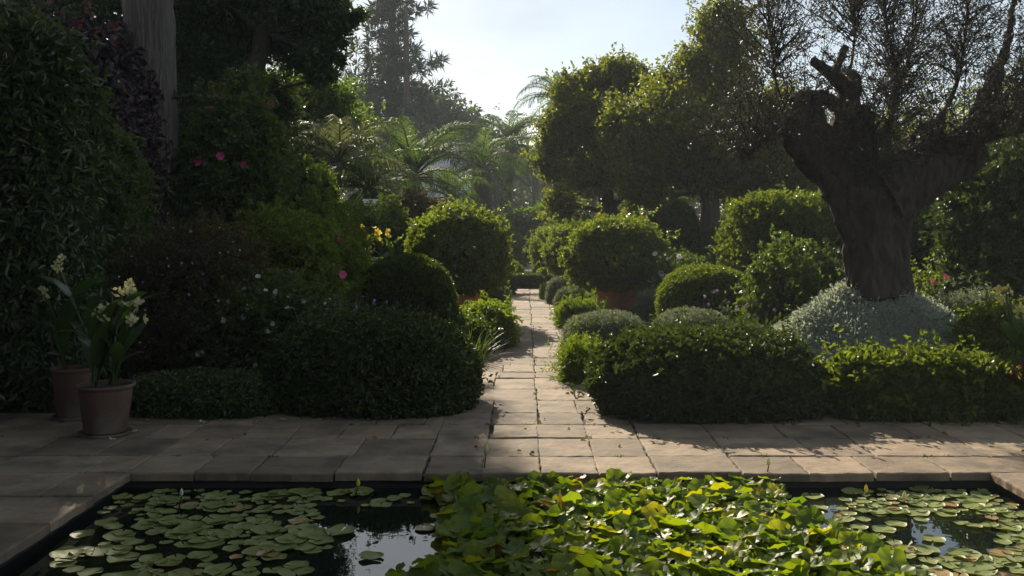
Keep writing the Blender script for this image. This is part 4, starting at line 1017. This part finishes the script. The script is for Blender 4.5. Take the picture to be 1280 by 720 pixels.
# ------------------------------------------------------------------ water lilies
def padmesh(r, seed, raised, mat):
    rng = np.random.default_rng(seed); g = G(); n = 26; notch = .10 if not raised else .16
    th = np.linspace(notch, 2*np.pi - notch, n); ph = rng.uniform(0, 6.28, 3)
    edge = 1 + .04 * np.sin(2 * th + ph[0]) + .03 * np.sin(5 * th + ph[1]); rows = []
    for f in (.3, .62, .88, 1.0):
        x, y = r * f * edge * np.cos(th), r * f * edge * np.sin(th)
        if raised: z = r * (.40 * f ** 2 * (.55 + .45 * np.sin(th + ph[2])) + .10 * f ** 2 * np.sin(3 * th + ph[0]) + .08 * f ** 3 * np.sin(7 * th + ph[1]) - .1 * f)
        else: z = .004 * f ** 2 + np.where(f > .95, .004 + .003 * np.sin(4 * th + ph[1]), 0) + .002 * f * np.sin(3 * th + ph[0])
        rows.append(np.column_stack([x, y, z]))
    V = np.concatenate([[[0, 0, 0]]] + rows)
    j = np.arange(n - 1); fs = [np.stack([np.zeros(n-1, int), 1 + j, 2 + j], 1)]
    for q in range(3): fs.append(np.stack([1 + q*n + j, 1 + (q+1)*n + j, 2 + (q+1)*n + j, 2 + q*n + j], 1))
    g.add(V, fs); return g, g.mesh('lily_pad', mat, smooth=True)
rng = RNG()
def dots(poly, rmin, tries, rng, dens=None):
    """scatter points in a polygon given in photo pixels on the water surface"""
    Q = np.array([[(a - CX) * (EH - WZ) / (b - HY), F * (EH - WZ) / (b - HY)] for a, b in poly]); lo, hi = Q.min(0), Q.max(0); out = []
    for _ in range(tries):
        p = rng.uniform(lo, hi); ins = False
        for i in range(len(Q)):
            a, b = Q[i], Q[i-1]
            if (a[1] > p[1]) != (b[1] > p[1]) and p[0] < (b[0] - a[0]) * (p[1] - a[1]) / (b[1] - a[1]) + a[0]: ins = not ins
        if not ins or not (PX0 + .06 < p[0] < PX1 - .06 and p[1] < PY1 - .05): continue
        if dens is not None:
            sx, sy = CX + p[0] * F / p[1], HY + F * (EH - WZ) / p[1]
            if rng.random() > dens(sx, sy): continue
        if out and np.min(np.linalg.norm(np.array(out) - p, axis=1)) < rmin * rng.uniform(.8, 1.3): continue
        out.append(p)
    return np.array(out)
center = [(560, 600), (610, 592), (760, 588), (900, 592), (958, 600), (975, 630), (1010, 660), (1085, 690), (1140, 715), (1190, 765), (470, 765), (500, 722), (565, 704), (552, 675), (556, 640), (536, 618)]
pts = dots(center, .056, 30000, rng); pts = pts[np.argsort(pts[:, 1])]
RM = [padmesh(.071, s, True, m) for s, m in ((1, LM['lily']), (2, LM['lily']), (3, LM['lily']), (4, LM['lily']), (5, LM['lily']), (6, LM['lilyold']))]
rest = G(); rnew = 0
for i, p in enumerate(pts):
    k = int(rng.integers(5)) if rng.random() > .025 else 5
    z = WZ + rng.uniform(.015, .095); s = rng.uniform(.55, 1.25)
    E = Euler((rng.normal(0.10, .32), rng.normal(0, .32), rng.uniform(0, 6.28)))
    if i < 300:
        o = link('lily_leaf', RM[k][1], None, (p[0], p[1], z)); o.rotation_euler = E; o.scale = (s, s, s)
        if k == 5: tag(o, 'yellowing raised water lily leaf among the green ones mid pond', 'lily leaf', 'yellowing leaves in the lily mass')
        else: tag(o, 'green cupped water lily leaf raised above the water mid pond', 'lily leaf', 'raised green water lily leaves')
    else:
        V = RM[k][0].verts() * s @ np.array(E.to_matrix()).T + np.array([p[0], p[1], z]); rest.add(V, [f for f, _ in RM[k][0].Fc], 1 if k == 5 else 0)
stuff('lily_leaves', rest, [LM['lily'], LM['lilyold']], 'far part of the crowded raised water lily leaves', 'lily leaves')
def dl(x, y):
    v = .25 + .9 * math.exp(-((x - 290) / 150) ** 2 - ((y - 640) / 45) ** 2)
    if 395 < x < 565 and y > 630: v *= .13
    if x < 180: v *= .6
    return v * (.35 + .9 * (math.sin(x * .05 + y * .11) * math.sin(y * .17 - x * .021 + 1) > -.15))
def dr(x, y):
    v = .8 if y < 650 else .45
    if 982 < x < 1050 and 606 < y < 675: v = .035
    if 1120 < x < 1250 and 645 < y < 688: v = .03
    if 1060 < x < 1120 and 645 < y < 670: v = .1
    return v
left = dots([(60, 760), (80, 650), (160, 600), (560, 600), (560, 700), (450, 760)], .058, 2100, rng, dl)
right = dots([(965, 602), (1245, 602), (1345, 640), (1420, 760), (1130, 740), (1010, 665)], .06, 2200, rng, dr)
FP = [padmesh(.066, 10 + s, False, LM['pad']) for s in range(4)] + [padmesh(.06, 20, False, LM['padgold'])]
allp = [(p[1], p, 0) for p in left] + [(p[1], p, 1) for p in right]
allp.sort(key=lambda t: t[0])
farp = G()
for i, (_, p, side) in enumerate(allp):
    gold = rng.random() < (.04, .09)[side]
    k = 4 if gold else int(rng.integers(4)); s = rng.choice([.55, .8, 1.0, 1.35], p=[.2, .3, .35, .15]) * rng.uniform(.9, 1.1) * (.8 if p[1] > 6.1 else 1); sy = s * rng.uniform(.9, 1.1)
    loc = (p[0], p[1], WZ + rng.uniform(.003, .012)); E = Euler((rng.normal(0, .03), rng.normal(0, .03), rng.uniform(0, 6.28)))
    if i < 300:
        o = link('lily_pad', FP[k][1], None, loc); o.scale = (s, sy, s); o.rotation_euler = E
        w_ = ('left', 'right')[side]
        if gold: tag(o, f'golden brown lily pad floating among green pads on the {w_} water', 'lily pad', f'golden pads on the {w_} water')
        elif side: tag(o, 'flat yellow-green lily pad floating on the sunlit right water', 'lily pad', 'floating pads on the right water')
        else: tag(o, 'flat olive-green lily pad floating on the dark left water', 'lily pad', 'floating pads on the left water')
    else:
        farp.add(FP[k][0].verts() * np.array([s, sy, s]) @ np.array(E.to_matrix()).T + np.array(loc), [f for f, _ in FP[k][0].Fc], int(gold))
if farp.n: stuff('lily_pads', farp, [LM['pad'], LM['padgold']], 'small floating lily pads along the far edge of the pond', 'lily pads')
# buds on stalks
def bud(label, px, py, h, mat, s=1.):
    d = F * (EH - WZ) / (py - HY); x = X(px, d); t = thing('lily_bud', label, 'bud', (x, d, WZ))
    g = G(); tube(g, [(x, d, WZ), (x + .01, d, WZ + h * .6), (x + .02, d, WZ + h)], [.006, .005, .005], 6); part('stalk', g, LM['canna'], t, True)
    g = G(); lathe(g, [(.0, 0), (.014*s, .012*s), (.018*s, .03*s), (.012*s, .055*s), (0, .075*s)], (x + .02, d, WZ + h), 12); part('flower', g, mat, t, True)
bud('tall pale lily bud standing before the coping left of the lily mass', 604, 606, .22, PETAL['cream'])
bud('yellow lily bud at the right end of the lily mass', 957, 610, .15, PETAL['cream'], .8)
bud('thin pale bud rising from dark water on the left', 223, 640, .10, PETAL['white'], .7)
bud('cream lily bud on the sunlit right water', 1127, 630, .02, PETAL['cream'], .9)
bud('golden lily bud near the coping on the right water', 1079, 620, .02, PETAL['gold'], .8)
bud('small brown bud between pads on the left water', 444, 620, .06, PETAL['gold'], .8)

# fallen petals on the terrace
m = flowermesh('fallen_petal', PETAL['cream'], .03, 3, .3, 99); rng = RNG()
for px, py in ((183, 527), (228, 525), (168, 541), (252, 529), (140, 551), (353, 526), (1120, 522), (1252, 530)):
    d = F * EH / (py - HY); o = link('fallen_petal', m, None, (X(px, d), d, .012)); o.rotation_euler = (rng.normal(0, .2), rng.normal(0, .2), rng.uniform(0, 6.28))
    tag(o, 'pale fallen petal lying on the stone paving', 'petal', 'fallen petals on the terrace')

g = G(); leaf_geo(g, np.zeros((1, 3)), np.array([[0, 0, 1.]]), .05, .026, np.random.default_rng(4), out=.02, curl=.3, fold=.3, hi=True)
me = g.mesh('fallen_leaf', leafmat('dry_leaf', [(.16,.085,.030), (.22,.13,.045)], .2, .7)); me2 = me.copy(); me2.materials.clear(); me2.materials.append(LM['lilyold'])
for k in range(46):
    x, y = rng.uniform(-4.5, 5.5), 7 + 1.7 * rng.random() ** .6
    if k > 34: x, y = rng.uniform(-.5, .6), rng.uniform(9, 18)
    o = link('fallen_leaf', me if k % 5 else me2, None, (x, y, .008)); o.rotation_euler = (rng.normal(0, .12), rng.normal(0, .12), rng.uniform(0, 6.28)); q = rng.uniform(.6, 1.1); o.scale = (q, q, q)
    if k % 5: tag(o, 'small dry brown leaf fallen on the stone paving', 'leaf', 'dry leaves on the paving')
    else: tag(o, 'small yellow leaf fallen on the stone paving', 'leaf', 'yellow leaves on the paving')

# ------------------------------------------------------------------ air: a thin even haze
m, n, l, out = _m('haze_air')
v = n.new('ShaderNodeVolumePrincipled'); v.inputs['Color'].default_value = (.86, .92, 1.0, 1); v.inputs['Density'].default_value = .0010; v.inputs["Anisotropy"].default_value = .1
l.new(v.outputs[0], out.inputs['Volume'])
g = G(); box(g, -GX - 1, GX + 1, GY0 - 1, GY1 + 1, -1.8, 20); hz = tag(link('haze', g.mesh('haze', m)), 'thin pale haze in the garden air', 'haze', None, 'stuff')
